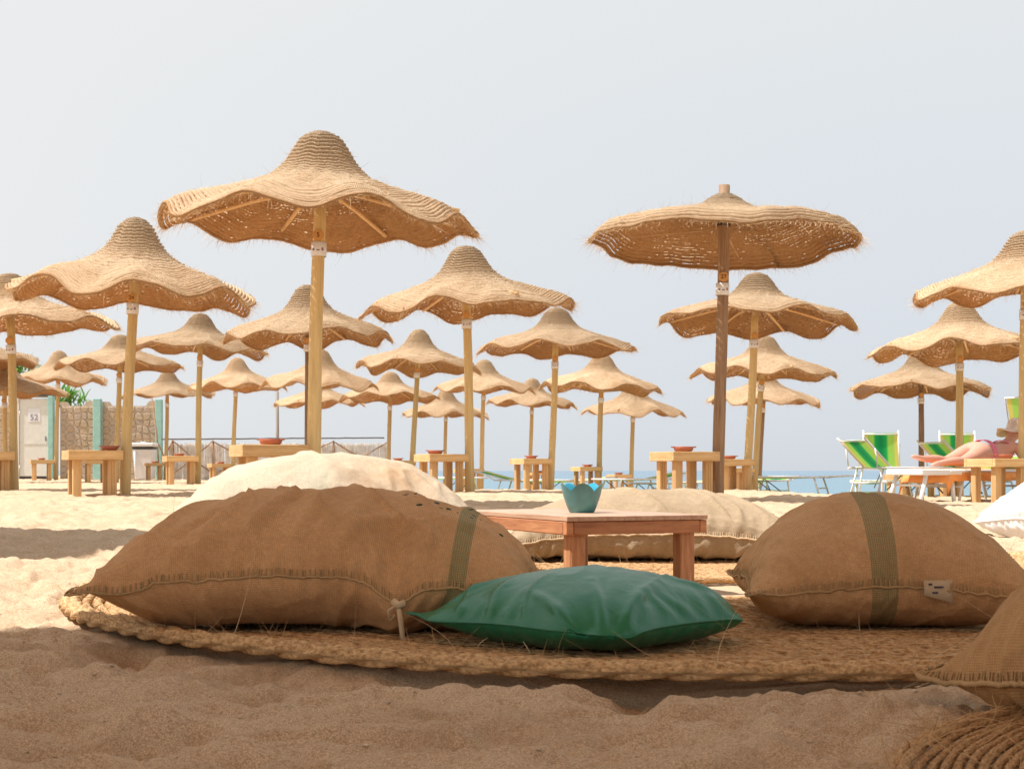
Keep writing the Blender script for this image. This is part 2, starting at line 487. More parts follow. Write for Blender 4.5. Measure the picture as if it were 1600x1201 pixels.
def m_rope(name, a, b, d, su=60):
    t = NT(name, .9, .1)
    f = t.noise(1.0, t.mapping('UV', (su, 10, 1), (0, 0, .35)), 3, .7)
    big = t.noise(4, None, 3)
    c = t.mix(big, a, b); c = t.mix(t.ramp(f, [(.35, (.9, .9, .9)), (.6, (0, 0, 0))]), c, d)
    t.color(c); t.bump(f, .9, .004)
    return t.m
MAT['mat_rope'] = m_rope('coir_rope', (.58, .35, .165), (.70, .46, .24), (.24, .12, .05))
MAT['mat_edge'] = m_rope('braided_rope', (.62, .39, .19), (.74, .51, .28), (.28, .15, .06), 80)
def m_sea():
    t = NT('sea_water', .15, .3)
    o = t.tc.outputs['Object']
    v = t.mapping('Object', (.35, 1.0, 1))
    y = t.sep(o)[1]
    c = t.ramp(t.math('DIVIDE', y, 900.0, True), [(0, (.10, .25, .28)), (.12, (.05, .20, .28)), (.5, (.03, .15, .26))])
    c = t.mix(t.ramp(t.noise(.05, v, 4), [(.4, (0, 0, 0)), (.65, (.5, .5, .5))]), c, (.06, .16, .20))
    t.color(c)
    p = t.bump(t.noise(1.1, v, 5, .6), .5, .35)
    t.bump(t.noise(.16, v, 4, .6), .5, 1.2, p)
    return t.m
MAT['sea'] = m_sea()

# ------------------------------------------------------------------ ground
MAT1_C, MAT1_R = (0.66, 4.43), 1.92
MAT2_C, MAT2_R = (1.56, 1.30), 1.19
def ground_macro(x, y):
    x = np.asarray(x, float); y = np.asarray(y, float)
    zl = np.interp(y, [-50, 0, 5, 8, 11, 14, 20, 42, 80], [-.37, -.37, -.368, -.33, -.265, -.222, -.232, -.24, -.25])
    zr = np.interp(y, [-50, 0, 5, 8, 11, 14, 17, 20, 24, 30, 36, 45, 60, 90], [-.37, -.37, -.368, -.33, -.27, -.235, -.238, -.262, -.33, -.6, -.95, -1.45, -2.0, -3.])
    s = smooth(-5.0, -1.0, x)
    rel = zl * (1 - s) + zr * s
    rel = rel - .085 * smooth(2.6, 4.6, x) * smooth(9, 14, y)
    return CZ + rel
def hollow(x, y):
    h = .030 * np.exp(-(((x - .20) / .17) ** 2 + ((y - 2.60) / .10) ** 2))
    h += .020 * np.exp(-(((x - .42) / .12) ** 2 + ((y - 2.52) / .07) ** 2))
    h -= .012 * np.exp(-(((x - .02) / .12) ** 2 + ((y - 2.50) / .06) ** 2))
    return h
def ground_full(x, y):
    z = ground_macro(x, y)
    r1 = np.hypot(x - MAT1_C[0], y - MAT1_C[1]); r2 = np.hypot(x - MAT2_C[0], y - MAT2_C[1])
    mask = smooth(MAT1_R - .12, MAT1_R + .10, r1) * smooth(MAT2_R - .12, MAT2_R + .1, r2)
    far = smooth(7, 16, y)
    dim = -np.clip(vnoise(x * 4.2 + 3 * fbm(x * 2, y * 2, 91, 2) * .3, y * 9.5, 81) - .56, 0, 1) * .07 - np.clip(vnoise(x * 9, y * 19, 83) - .56, 0, 1) * .06
    lump = fbm(x * 3.1, y * 3.1, 3, 4) * .022
    ridge = (1 - np.abs(fbm(x * 5.5, y * 5.5, 21, 3))) ** 3 * .008
    foot = -np.clip(vnoise(x * 6.2, y * 6.2, 51) - .58, 0, 1) * .17
    foot = foot + np.clip(vnoise(x * 6.2 + .35, y * 6.2 - .3, 51) - .68, 0, 1) * .08
    small = fbm(x * 24, y * 24, 9, 3) * .011 - np.clip(vnoise(x * 15, y * 15, 71) - .6, 0, 1) * .04 + (np.abs(fbm(x * 11, y * 11, 13, 3)) - .3) * .020
    wide = fbm(x * .7, y * .7, 31, 3) * .018
    z = z + (lump + ridge + foot * .6 + dim + small * .8) * (.12 + .88 * mask) * (1 - .35 * far) + wide * (.3 + .7 * mask) * .8
    z = z - hollow(x, y) - (1 - mask) * .006
    return z
def build_sand():
    rr = [0.25]
    while rr[-1] < 75: rr.append(rr[-1] * (1.02 if rr[-1] < 1.4 else 1.0062 if rr[-1] < 30 else 1.012))
    rr = np.array(rr)
    fine = np.linspace(R(-25), R(25), 620)
    coarse = np.concatenate([np.linspace(R(25), R(70), 90)[1:], np.linspace(R(70), R(290), 60)[1:], np.linspace(R(290), R(335), 90)[1:-1]])
    an = np.concatenate([fine, coarse]); n = len(an)
    RR, AN = np.meshgrid(rr, an, indexing='ij')
    X = RR * np.sin(AN); Y = RR * np.cos(AN)
    Z = ground_full(X, Y)
    V = np.stack([X, Y, Z], -1).reshape(-1, 3)
    V = np.vstack([V, [[0, 0, float(ground_full(0, 0))]]])
    i = np.arange(len(rr) - 1)[:, None]; j = np.arange(n)[None, :]
    a = i * n + j; b = i * n + (j + 1) % n
    Fq = np.stack([a, b, b + n, a + n], -1).reshape(-1, 4)[:, ::-1]
    o = obj('sand', mesh_np('sand', V, Fq), MAT['sand'])
    tag(o, 'pale lumpy beach sand with footprints and hollows', kind='structure')
build_sand()
sea = MB(); sea.add([(-9000, 20, CZ - 1.42), (9000, 20, CZ - 1.42), (9000, 16000, CZ - 1.42), (-9000, 16000, CZ - 1.42)], [(0, 1, 2, 3)])
tag(obj('sea', sea, MAT['sea']), 'calm blue sea reaching a straight horizon', kind='structure')
seabed = MB(); seabed.add([(-9000, -9000, CZ - 3.3), (9000, -9000, CZ - 3.3), (9000, 16000, CZ - 3.3), (-9000, 16000, CZ - 3.3)], [(0, 1, 2, 3)])
tag(obj('ground', seabed, MAT['sand']), 'sandy ground under the beach', kind='structure')

# pebbles and shell bits in the near sand
def build_pebbles():
    n = 2600
    y = 1.6 + 3.4 * RNG.random(n) ** 1.5; x = (RNG.random(n) - .5) * 1.1 * y
    keep = (np.hypot(x - MAT1_C[0], y - MAT1_C[1]) > MAT1_R + .03); x = x[keep]; y = y[keep]; n = len(x)
    z = ground_full(x, y)
    s = .0008 + .0026 * RNG.random(n) ** 4
    base = np.array([(0, 0, 1), (1, 0, 0), (0, 1, 0), (-1, 0, 0), (0, -1, 0), (0, 0, -1)], float)
    jit = 1 + .4 * (RNG.random((n, 6, 1)) - .5)
    sc = np.stack([s * (1 + RNG.random(n)), s * (1 + RNG.random(n)), s * .8], -1)[:, None, :]
    V = base[None] * jit * sc + np.stack([x, y, z + s * .3], -1)[:, None, :]
    f = np.array([(0, 1, 2), (0, 2, 3), (0, 3, 4), (0, 4, 1), (5, 2, 1), (5, 3, 2), (5, 4, 3), (5, 1, 4)])
    Fc = (f[None] + 6 * np.arange(n)[:, None, None]).reshape(-1, 3)
    tag(obj('pebbles', mesh_np('pebbles', V.reshape(-1, 3), Fc), MAT['pebble']), 'tiny grains and shell bits scattered on the near sand', 'pebbles', kind='stuff')
build_pebbles()
def build_litter():
    n = 260
    y = 1.7 + 4.5 * RNG.random(n) ** 1.6; x = (RNG.random(n) - .5) * .95 * y
    k = int(n * .5); a = -pi / 2 + RNG.normal(0, .8, k); r = MAT1_R + np.abs(RNG.normal(0, .10, k)) + .02
    x[:k] = MAT1_C[0] + r * np.cos(a); y[:k] = MAT1_C[1] + r * np.sin(a)
    p0 = np.stack([x, y, ground_full(x, y) + .002], -1)
    q = RNG.random(n) * 2 * pi; d = np.stack([np.cos(q), np.sin(q), .06 + .1 * RNG.random(n)], -1)
    tag(obj('straw_bits', strips('straw_bits', p0, d, .01 + .04 * RNG.random(n) ** 2, .0010, RNG, .25, 3), MAT['fibre']), 'broken bits of straw lying on the near sand', 'straw bits', kind='stuff')

# ------------------------------------------------------------------ added unseen roof, shaped to shade the foreground (above and behind the camera)
def build_roof():
    r = empty('added_shade_roof', (0, 0, 0))
    tag(r, 'unseen reed roof on posts, added to shade the near sand', 'canopy')
    h = 4.2
    off = np.array([SUN_DIR[0], SUN_DIR[1]]) * h / math.tan(SUN_EL)
    sh = [(-5.5, 2.05), (-2.6, 2.85), (-1.18, 3.40), (-.45, 3.84), (.15, 3.98), (.8, 4.03), (1.9, 4.12), (5.5, 4.6)]
    edge = [(x + off[0], y + off[1]) for x, y in sh]
    top = edge + [(7.5, -3), (-9, -3)]  # rear corners set to hold back skylight from behind the camera
    n = len(top); m = MB()
    m.add([(x, y, h) for x, y in top] + [(x, y, h + .08) for x, y in top],
          [tuple(range(n))[::-1], tuple(range(n, 2 * n))] + [(i, (i + 1) % n, (i + 1) % n + n, i + n) for i in range(n)])
    obj('roof', m, MAT['roof_reed'], r)
    for x, y in ((-7.0, -.5), (3.4, 1.6), (-6.6, -2.8), (3.6, -2.8)):
        p = MB(); p.tube([(x, y, -.2), (x, y, h)], .06, 10); obj('post', p, MAT['pole_old'], r)
build_roof()

# ------------------------------------------------------------------ straw umbrellas
LOBES = 8
def canopy_profile(flat):
    if flat:
        ctl = [(0.05, 0), (.10, -.03), (.17, -.078), (.27, -.138), (.42, -.192), (.6, -.226), (.9, -.272), (1.04, -.31), (1.12, -.37), (1.155, -.43)]
    else:
        ctl = [(0.012, 0), (.065, -.008), (.125, -.036), (.172, -.088), (.213, -.157), (.262, -.235), (.335, -.315), (.44, -.378), (.58, -.432), (.76, -.50), (.95, -.572), (1.08, -.63), (1.165, -.69)]
    c = np.array(ctl); s = np.concatenate([[0], np.cumsum(np.hypot(*np.diff(c, axis=0).T))])
    ss = np.linspace(0, s[-1], 400)
    r = np.interp(ss, s, c[:, 0]); z = np.interp(ss, s, c[:, 1])
    k = np.ones(25) / 25
    rp = np.convolve(np.pad(r, 12, 'edge'), k, 'valid'); zp = np.convolve(np.pad(z, 12, 'edge'), k, 'valid')
    rp[0] = r[0]; rp[-1] = r[-1]
    return ss, rp, zp

def canopy_surface(seed, flat, s, th):
    """s, th arrays -> x,y,z of the smooth sheet"""
    ss, rp, zp = canopy_profile(flat)
    r = np.interp(s, ss, rp); z = np.interp(s, ss, zp)
    rn = r / 1.165
    g = np.random.default_rng(seed)
    ph = g.random(8) * 2 * pi; am = g.random(8)
    if flat:
        lob = .35 * np.cos(8 * th + ph[0]) + .9 * np.cos(2 * th + 2.4) + .5 * np.cos(5 * th + ph[2]); A = .028
    else:
        lob = np.cos(LOBES * th) * (.85 + .28 * np.cos(th + ph[1]) + .22 * np.cos(3 * th + ph[2]))
        lob = lob + .26 * np.cos(3 * th + ph[3]) + .22 * np.cos(5 * th + ph[4]) + .10 * np.cos(13 * th + ph[5]); A = .058
    grow = smooth(.34, 1.02, rn) ** 1.25
    z = z + A * grow * lob
    z = z + .010 * fbm(r * np.cos(th) * 4, r * np.sin(th) * 4, seed + 40, 3) * smooth(.1, .5, rn) + .004 * np.sin(th * 23 + ph[6] + s * 9) * smooth(.1, .4, rn)
    rr = r * (1 + .018 * np.cos(2 * th + ph[7]) * smooth(.4, 1, rn) + .012 * np.cos(11 * th + ph[6]) * smooth(.7, 1, rn))
    rr = rr - .02 * grow * np.clip(lob, -1, 1) * smooth(.8, 1, rn)
    rr = rr * (1 + .05 * (1 - smooth(.05, .4, rn)) * np.cos(2 * th + ph[3]))
    return rr * np.cos(th), rr * np.sin(th), z

def canopy_meshes(seed, flat=False):
    ss, rp, zp = canopy_profile(flat)
    L = ss[-1]; pitch = .035 if not flat else .040
    nc = int(L / pitch); pitch = L / nc
    nth = 300
    offs = np.array([0, .15, .42, .69, .84]); bul = np.array([-.014, .005, .012, .005, -.014])
    s = (np.arange(nc)[:, None] * pitch + offs[None] * pitch).ravel()
    b = np.tile(bul, nc)
    th = np.linspace(0, 2 * pi, nth, endpoint=False)
    S, T = np.meshgrid(s, th, indexing='ij')
    g = np.random.default_rng(seed + 100)
    S = S + pitch * .35 * fbm(T * 3, np.floor(S / pitch) * .0 + 3, seed, 2)
    S = np.clip(S, 0, L)
    x, y, z = canopy_surface(seed, flat, S, T)
    e = .004
    x1, y1, z1 = canopy_surface(seed, flat, np.clip(S + e, 0, L + e), T)
    dr = np.hypot(x1, y1) - np.hypot(x, y); dz = z1 - z
    ln = np.hypot(dr, dz) + 1e-6
    nr, nz = -dz / ln, dr / ln
    coil = (np.arange(len(s)) // 5)
    cj = g.normal(0, .0022, (nc, 1))[coil] + g.normal(0, .0017, T.shape) + .0022 * fbm(T * 14, coil[:, None] * 7.7 + 0 * T, seed + 5, 2)
    B = b[:, None] + cj
    x = x + nr * B * np.cos(T); y = y + nr * B * np.sin(T); z = z + nz * B
    V = np.stack([x, y, z], -1).reshape(-1, 3)
    uv = np.stack([T / (2 * pi) * 12, S / .12], -1).reshape(-1, 2)
    rows = len(s)
    i = np.arange(rows - 1)[:, None]; j = np.arange(nth)[None, :]
    a = i * nth + j; bb = i * nth + (j + 1) % nth
    Fq = np.stack([a, bb, bb + nth, a + nth], -1)
    rmid = np.interp(s[:-1], ss, rp) / 1.165
    link = (np.arange(rows - 1) % 5 == 4)
    pat = vnoise(np.cos(th)[None] * (rmid[:, None] * 3.2) + 5, np.sin(th)[None] * (rmid[:, None] * 3.2), seed + 77)
    p = (.05 + (.62 if flat else .5) * np.clip((pat - .45) * 3.2, 0, 1)) * smooth(.15, .4, rmid)[:, None] + .10 * (rmid[:, None] < .3)
    drop = link[:, None] & (g.random((rows - 1, nth)) < p)
    Fq = Fq[~drop]
    me = mesh_np('canopy', V, Fq.reshape(-1, 4), True, uv)
    # thick rope along the rim
    rim_t = np.linspace(0, 2 * pi, 320, endpoint=False)
    rx, ry, rz = canopy_surface(seed, flat, np.full(320, L), rim_t)
    rim = rope_mesh(np.stack([rx, ry, rz], -1), .013, True, 3, .09, 8)
    # loose fibres
    nf = 4200
    fs = L * np.sqrt(g.random(nf)); ft = g.random(nf) * 2 * pi
    k = int(nf * .38); fs[:k] = L - .02 * g.random(k)
    fx, fy, fz = canopy_surface(seed, flat, fs, ft)
    side = np.where(g.random(nf) < .72, -1, 1)
    side[:k] = -1
    p0 = np.stack([fx, fy, fz + side * .006], -1)
    ta = g.random(nf) * 2 * pi; ln = (.03 + .09 * g.random(nf) ** 2)
    d = np.stack([np.cos(ta), np.sin(ta), side * (.15 + .7 * g.random(nf))], -1)
    d[:k, 2] = -.8 * g.random(k) - .1
    d[:k, 0] = np.cos(ft[:k]) * .7 + .8 * (g.random(k) - .5); d[:k, 1] = np.sin(ft[:k]) * .7 + .8 * (g.random(k) - .5)
    return me, rim, strips('fibre', p0, d, ln, .0014, g)

def rope_mesh(path, rad, closed, strands=3, twist=.1, nsec=8, phase=0.0, uvs=1.0, lobe=.30):
    """rope with a strand-lobed, twisted cross-section"""
    p = np.asarray(path, float); n = len(p)
    t = (np.roll(p, -1, 0) - np.roll(p, 1, 0)) if closed else np.gradient(p, axis=0)
    t /= np.linalg.norm(t, axis=1, keepdims=True) + 1e-9
    a = np.cross(t, (0, 0, 1.0)); a /= np.linalg.norm(a, axis=1, keepdims=True) + 1e-9
    b = np.cross(a, t)
    sl = np.concatenate([[0], np.cumsum(np.linalg.norm(np.diff(p, axis=0), axis=1))])
    ph = 2 * pi * np.arange(nsec) / nsec
    tw = 2 * pi * sl / twist / strands + phase
    rr = rad * (1.10 - lobe + lobe * np.abs(np.cos(strands / 2 * (ph[None] - tw[:, None]))))
    V = p[:, None] + rr[..., None] * (a[:, None] * np.cos(ph)[None, :, None] + b[:, None] * np.sin(ph)[None, :, None])
    m = n if closed else n - 1
    i = np.arange(m)[:, None]; j = np.arange(nsec)[None]
    i2 = (i + 1) % n; j2 = (j + 1) % nsec
    Fq = np.stack([i * nsec + j, i2 * nsec + j, i2 * nsec + j2, i * nsec + j2], -1).reshape(-1, 4)
    uv = np.stack([np.repeat(sl, nsec) * uvs, np.tile(ph / (2 * pi), n)], -1)
    return V.reshape(-1, 3), Fq, uv

def strips(name, p0, d, ln, w, g, curl=.35, seg=3):
    """thin curved ribbons crossed in two planes"""
    n = len(p0); d = d / (np.linalg.norm(d, axis=1, keepdims=True) + 1e-9)
    c = g.normal(0, curl, (n, 3))
    pts = []
    for k in range(seg + 1):
        f = k / seg
        pts.append(p0 + d * (ln * f)[:, None] + c * (ln * f * f)[:, None])
    pts = np.stack(pts, 1)
    sd = np.cross(d, g.normal(0, 1, (n, 3))); sd /= np.linalg.norm(sd, axis=1, keepdims=True) + 1e-9
    ww = (w * (1 - .8 * np.arange(seg + 1) / seg))[None, :, None]
    A = pts + sd[:, None] * ww; Bv = pts - sd[:, None] * ww
    V = np.stack([A, Bv], 2).reshape(-1, 3)
    base = (np.arange(n) * (seg + 1) * 2)[:, None]; k = np.arange(seg)[None] * 2
    q = base + k
    return mesh_np(name, V, np.stack([q, q + 1, q + 3, q + 2], -1).reshape(-1, 4), False)

def joined(name, parts):
    V = []; Fq = []; U = []; o = 0
    for v, f, u in parts:
        V.append(v); Fq.append(f + o); U.append(u); o += len(v)
    return mesh_np(name, np.vstack(V), np.vstack(Fq), True, np.vstack(U))

build_litter()
VAR = []
for sd in range(6):
    c, rim, fb = canopy_meshes(11 + sd * 3)
    VAR.append((c, joined('rim_rope', [rim]), fb))
FLATV = canopy_meshes(5, True); FLATV = (FLATV[0], joined('rim_rope', [FLATV[1]]), FLATV[2])

def pole_mesh(H, seed, r0=.056, r1=.045):
    m = MB(); g = random.Random(seed); pts = []; rs = []
    k = 14
    for i in range(k + 1):
        f = i / k; z = -.7 + (H + .7) * f
        pts.append((.006 * sin(f * 7 + seed) , .006 * cos(f * 5 + seed), z)); rs.append((r0 + (r1 - r0) * f) * (1 + g.uniform(-.03, .03)))
    m.tube(pts, rs, 14)
    return m.mesh('pole')
POLES = [pole_mesh(2.28, i) for i in range(4)]
FLAT_POLE = pole_mesh(2.74, 9, .056, .047)
RIBM = MB(); RIBM.tube([(.05, 0, -.40), (.6, 0, -.495), (1.12, 0, -.612)], .0165, 8); RIBM = RIBM.mesh('rib')
DISC = MB(); DISC.tube([(0, 0, 0), (0, -.016, 0)], .042, 20); DISC = DISC.mesh('number_disc')
PLATE = MB()
PLATE.lathe([(.056, -.052), (.058, -.05), (.058, .05), (.056, .052)], 20); PLATE = PLATE.mesh('label_plate')
def mark_mesh(x, z, w, h):
    m = MB(); n = 4; vs = []
    for i in range(n + 1):
        q = -pi / 2 + (x - w / 2 + w * i / n) / .059
        for zz in (z - h / 2, z + h / 2):
            for rr in (.0583, .0596): vs.append((rr * cos(q), rr * sin(q), zz))
    fs = []
    for i in range(n):
        a = i * 4; b = a + 4
        fs += [(a + 1, b + 1, b + 3, a + 3), (a, a + 2, b + 2, b), (a, b, b + 1, a + 1), (a + 2, a + 3, b + 3, b + 2)]
    fs += [(0, 1, 3, 2), (n * 4, n * 4 + 2, n * 4 + 3, n * 4 + 1)]
    m.add(vs, fs); return m.mesh('printed_mark')
MARKS = [(mark_mesh(-.036, -.006, .016, .012), 'dark_ink'), (mark_mesh(.036, -.002, .016, .022), 'red_ink'), (mark_mesh(.002, -.010, .022, .010), 'grey_ink')]
def text_mesh(txt, size, depth=.002):
    cu = bpy.data.curves.new('text', 'FONT'); cu.body = txt; cu.size = size; cu.extrude = depth
    cu.align_x = 'CENTER'; cu.align_y = 'CENTER'
    o = bpy.data.objects.new('text', cu); COL.objects.link(o)
    bpy.context.view_layer.update()
    me = bpy.data.meshes.new_from_object(o.evaluated_get(bpy.context.evaluated_depsgraph_get()))
    bpy.data.objects.remove(o); bpy.data.curves.remove(cu)
    return me

def umbrella(u):
    L_, R_, pkx, pky, basex, wood, label, num = u
    W = 2.33
    flat = wood == 'flat'
    d = F * W / (R_ - L_)
    x0 = (basex - 800) / F * d; xt = (pkx - 800) / F * d
    zt = CZ + (735 - pky) / F * d
    H = 2.72
    z0 = zt - H
    lean = math.atan2(xt - x0, H)
    root = empty('straw_umbrella', (x0, d, z0), (0, lean, 0))
    tag(root, label, 'umbrella', 'straw beach umbrellas')
    i = umbrella.n; umbrella.n += 1
    cm, rim, fb = FLATV if flat else VAR[(i * 5 + 1) % 6]
    mat = {'new': 'pole', 'old': 'pole_old', 'flat': 'pole_old'}[wood]
    pm = FLAT_POLE if flat else POLES[i % 4]
    key = (pm.name, mat)
    if key not in umbrella.pm:
        umbrella.pm[key] = pm if not pm.materials else pm.copy()
        umbrella.pm[key].materials.clear(); umbrella.pm[key].materials.append(MAT[mat])
    obj('pole', umbrella.pm[key], None, root)
    g = random.Random(i * 13 + 5)
    rz = g.choice(range(8)) * pi / 4 + pi / 8 + g.uniform(-.16, .16)
    if i == 0: rz = pi / 8 + .03
    tx, ty = g.uniform(-.05, .05), g.uniform(-.04, .06)
    if i == 0: tx, ty = .022, -.010
    if flat: tx, ty, rz = -.02, .02, 1.0
    # the whole canopy leans a little on its pole
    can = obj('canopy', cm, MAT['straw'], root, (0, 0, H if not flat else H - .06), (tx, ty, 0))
    can.rotation_euler = (tx, ty, rz)
    if i > 0 and not flat: can.scale = (1, 1, g.uniform(.88, 1.12))
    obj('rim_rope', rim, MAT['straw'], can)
    tag(obj('loose_fibre', fb, MAT['fibre'], can), kind='stuff')
    if not flat:
        for k in range(LOBES):
            obj('rib', RIBM, MAT['rib'], can, (0, 0, 0), (0, 0, k * 2 * pi / LOBES))
    else:
        for k, q in enumerate((.3, 1.9, 4.2)):
            m = MB(); m.tube([(.04, 0, -.30), (1.12, 0, -.36)], .003, 5); obj('guy_line', m, MAT['fibre'], can, (0, 0, 0), (0, 0, q))
        m = MB()
        for k in range(3): m.tube([(.052 * cos(a * pi / 6), .052 * sin(a * pi / 6), 2.40 + k * .018) for a in range(13)], .010, 6)
        obj('binding', m, MAT['burnt'], root)
    zd = H - .77
    dsc = obj('number_disc', DISC, MAT['disc'], root, (0, -.045, zd))
    if num:
        t = text_mesh(num, .05); obj('numeral', t, MAT['burnt'], dsc, (0, -.0165, 0), (R(90), 0, 0))
    pl = obj('label_plate', PLATE, MAT['plate'], root, (0, 0, zd - .10))
    if d < 26:
        for mm, ink in MARKS: obj('printed_mark', mm, MAT[ink], pl)
    return d, x0, z0
umbrella.n = 0; umbrella.pm = {}

UM = {  # left, right, peak x, peak y, pole foot x, wood, label, numeral
 1: (250, 740, 503, 207, 488, 'new', 'largest straw umbrella, high peak above the brown sack, numeral 5 on its disc', '5'),
 2: (18, 396, 213, 341, 195, 'new', 'big peaked straw umbrella at left, numeral 24 on the disc of its thick pole', '24'),
 3: (-138, 178, 14, 428, 24, 'new', 'straw umbrella cut by the left edge, second largest on that side', None),
 4: (-140, 52, -42, 513, -40, 'new', 'straw umbrella whose right brim tip alone enters at the left edge', None),
 5: (-88, 95, 6, 565, 10, 'new', 'straw umbrella before the pale door, thin pole near the left edge', None),
 6: (30, 176, 92, 548, 88, 'new', 'straw umbrella just right of the pale door, pole before the turquoise post', None),
 7: (88, 278, 188, 523, 182, 'new', 'straw umbrella in front of the stone wall, half behind the leftmost thick pole', None),
 8: (192, 333, 262, 580, 259, 'new', 'small straw umbrella above the white bin and wall end', None),
 9: (213, 422, 314, 490, 309, 'new', 'peaked straw umbrella right of the bin, mid distance', None),
 10: (296, 448, 370, 559, 364, 'new', 'small straw umbrella before the branch fence, left of the dark pole', None),
 11: (350, 612, 480, 446, 483, 'old', 'straw umbrella on a leaning dark pole, overlapping the thick centre left pole', None),
 12: (400, 577, 502, 546, 494, 'new', 'straw umbrella below the leaning dark pole one, its pole hidden', None),
 13: (427, 563, 497, 590, 493, 'new', 'lowest small straw umbrella behind the thick pole over the fence', None),
 14: (532, 683, 610, 581, 607, 'new', 'small straw umbrella at the right end of the branch fence', None),
 15: (556, 746, 655, 515, 644, 'new', 'straw umbrella left of the central pole with holes in its underside', None),
 16: (563, 888, 727, 385, 735, 'new', 'large central straw umbrella with wavy brim and hanging straw tuft', None),
 17: (674, 833, 757, 562, 752, 'new', 'straw umbrella just right of the central pole, mid far', None),
 18: (630, 762, 697, 606, 695, 'new', 'farthest small straw umbrella left of the central pole over the sea', None),
 19: (762, 903, 832, 591, 828, 'new', 'small far straw umbrella right of the centre, before open sky', None),
 20: (747, 987, 870, 481, 861, 'new', 'medium straw umbrella above the blue bowl, right of the central one', None),
 21: (842, 1035, 941, 553, 935, 'new', 'straw umbrella partly behind the one above the blue bowl', None),
 22: (913, 1070, 990, 597, 986, 'new', 'small straw umbrella over the sea, right of the blue bowl', None),
 23: (922, 1348, 1132, 293, 1122, 'flat', 'flat topped straw umbrella on a dark pole, numeral 27 on its disc', '27'),
 24: (1028, 1323, 1183, 427, 1167, 'new', 'peaked straw umbrella directly behind the flat topped one', None),
 25: (1074, 1294, 1195, 524, 1177, 'new', 'middle of the three straw umbrellas stacked behind the flat topped one', None),
 26: (1108, 1283, 1195, 575, 1185, 'old', 'lowest of the three straw umbrellas stacked behind the flat topped one', None),
 27: (1334, 1543, 1438, 548, 1441, 'old', 'lowest straw umbrella at right, over the green loungers', None),
 28: (1364, 1636, 1500, 472, 1498, 'new', 'straw umbrella at right with a knotted rope hanging by its pole', None),
 29: (1425, 1775, 1603, 361, 1598, 'new', 'largest straw umbrella at the right edge, cut by the frame', None),
}
UD = {}
for k, u in UM.items(): UD[k] = umbrella(u)
# the neighbour just outside the frame whose shadow falls on the sand at left
dS = 6.75; pxs = 800 - 3.86 / dS * F; wpx = F * 2.33 / dS
umbrella((pxs - wpx / 2, pxs + wpx / 2, pxs, 735 - (2.33) / dS * F, pxs, 'new', 'straw umbrella just outside the frame whose shadow crosses the left sand', None))
# knotted rope on umbrella 28
d28 = UD[28][0]
m = MB(); a = P3(1489, 522, d28 - .08); b = P3(1490, 546, d28 - .08)
m.tube([(a[0] + .02 * sin(t * 5), a[1] - .02 * cos(t * 4), a[2] + (b[2] - a[2]) * t / 6) for t in range(7)], .018, 7)
m.tube([(a[0], a[1], a[2]), (a[0] + .05, a[1] + .02, a[2] - .05), (a[0] - .01, a[1], a[2] - .13)], .014, 6)
tag(obj('rope', m, MAT['thread_pale']), 'pale knotted rope hanging beside the pole at right', 'rope')
m = MB(); a = P3(628, 484, UD[16][0] - .9)
for i in range(9): m.tube([(a[0] + .01 * i * .3, a[1], a[2] + .03), (a[0] - .01 * (i - 3), a[1] + .01 * i, a[2] - .06 - .008 * i)], .003, 4)
tag(obj('straw_tuft', m, MAT['fibre']), 'tuft of loose straw hanging from the central umbrella brim', 'straw tuft')

# ------------------------------------------------------------------ square wooden tables with terracotta bowls
def make_table():
    root = empty('wooden_table')
    a, h, t = .48, .46, .085
    for i, (c, s) in enumerate((((0, -a / 2 + .02, 0), (a, .04, t)), ((0, a / 2 - .02, 0), (a, .04, t)), ((-a / 2 + .02, 0, 0), (.04, a - .084, t)), ((a / 2 - .02, 0, 0), (.04, a - .084, t)))):
        m = MB(); L = max(s[0], s[1])
        m.box((0, 0, 0), (L, .04, t), 0, .004)
        obj('apron_board', m, MAT['pine'], root, (c[0], c[1], h - t / 2 - .001 * (i > 1)), (0, 0, 0 if i < 2 else pi / 2))
    pm = MB(); w = (a - .088) / 4; pm.box((0, 0, 0), (a - .088, w - .006, .024), 0, .003); pm = pm.mesh('top_plank')
    for k in range(4):
        obj('top_plank', pm, MAT['pine'], root, (0, -a / 2 + .044 + w * (k + .5), h - .018))
    lm = MB()
    for q in (-1, 0, 1): lm.box((q * .0245, 0, 0), (.0225, .074, h - t + .06), 0, .0025)
    lm.box((0, 0, 0), (.070, .062, h - t + .058), 0, .0)
    lm = lm.mesh('leg')
    for sx in (-1, 1):
        for sy in (-1, 1):
            obj('leg', lm, MAT['pine_leg'], root, (sx * (a / 2 - .085), sy * (a / 2 - .085), (h - t - .06) / 2 - .001), (0, 0, pi / 2 if sx * sy > 0 else 0))
    return root
def make_bowl():
    m = MB()
    m.lathe([(0.001, .004), (.05, .004), (.066, .012), (.080, .045), (.084, .047), (.088, .045), (.078, .014), (.058, 0), (.001, 0)][::-1], 28)
    for sx in (-1, 1):
        m.tube([(sx * .082, -.022, .042), (sx * .100, -.012, .043), (sx * .104, 0, .043), (sx * .100, .012, .043), (sx * .082, .022, .042)], .006, 6)
    return m.mesh('terracotta_bowl')
TABLE0 = make_table(); BOWL = make_bowl()
first = True
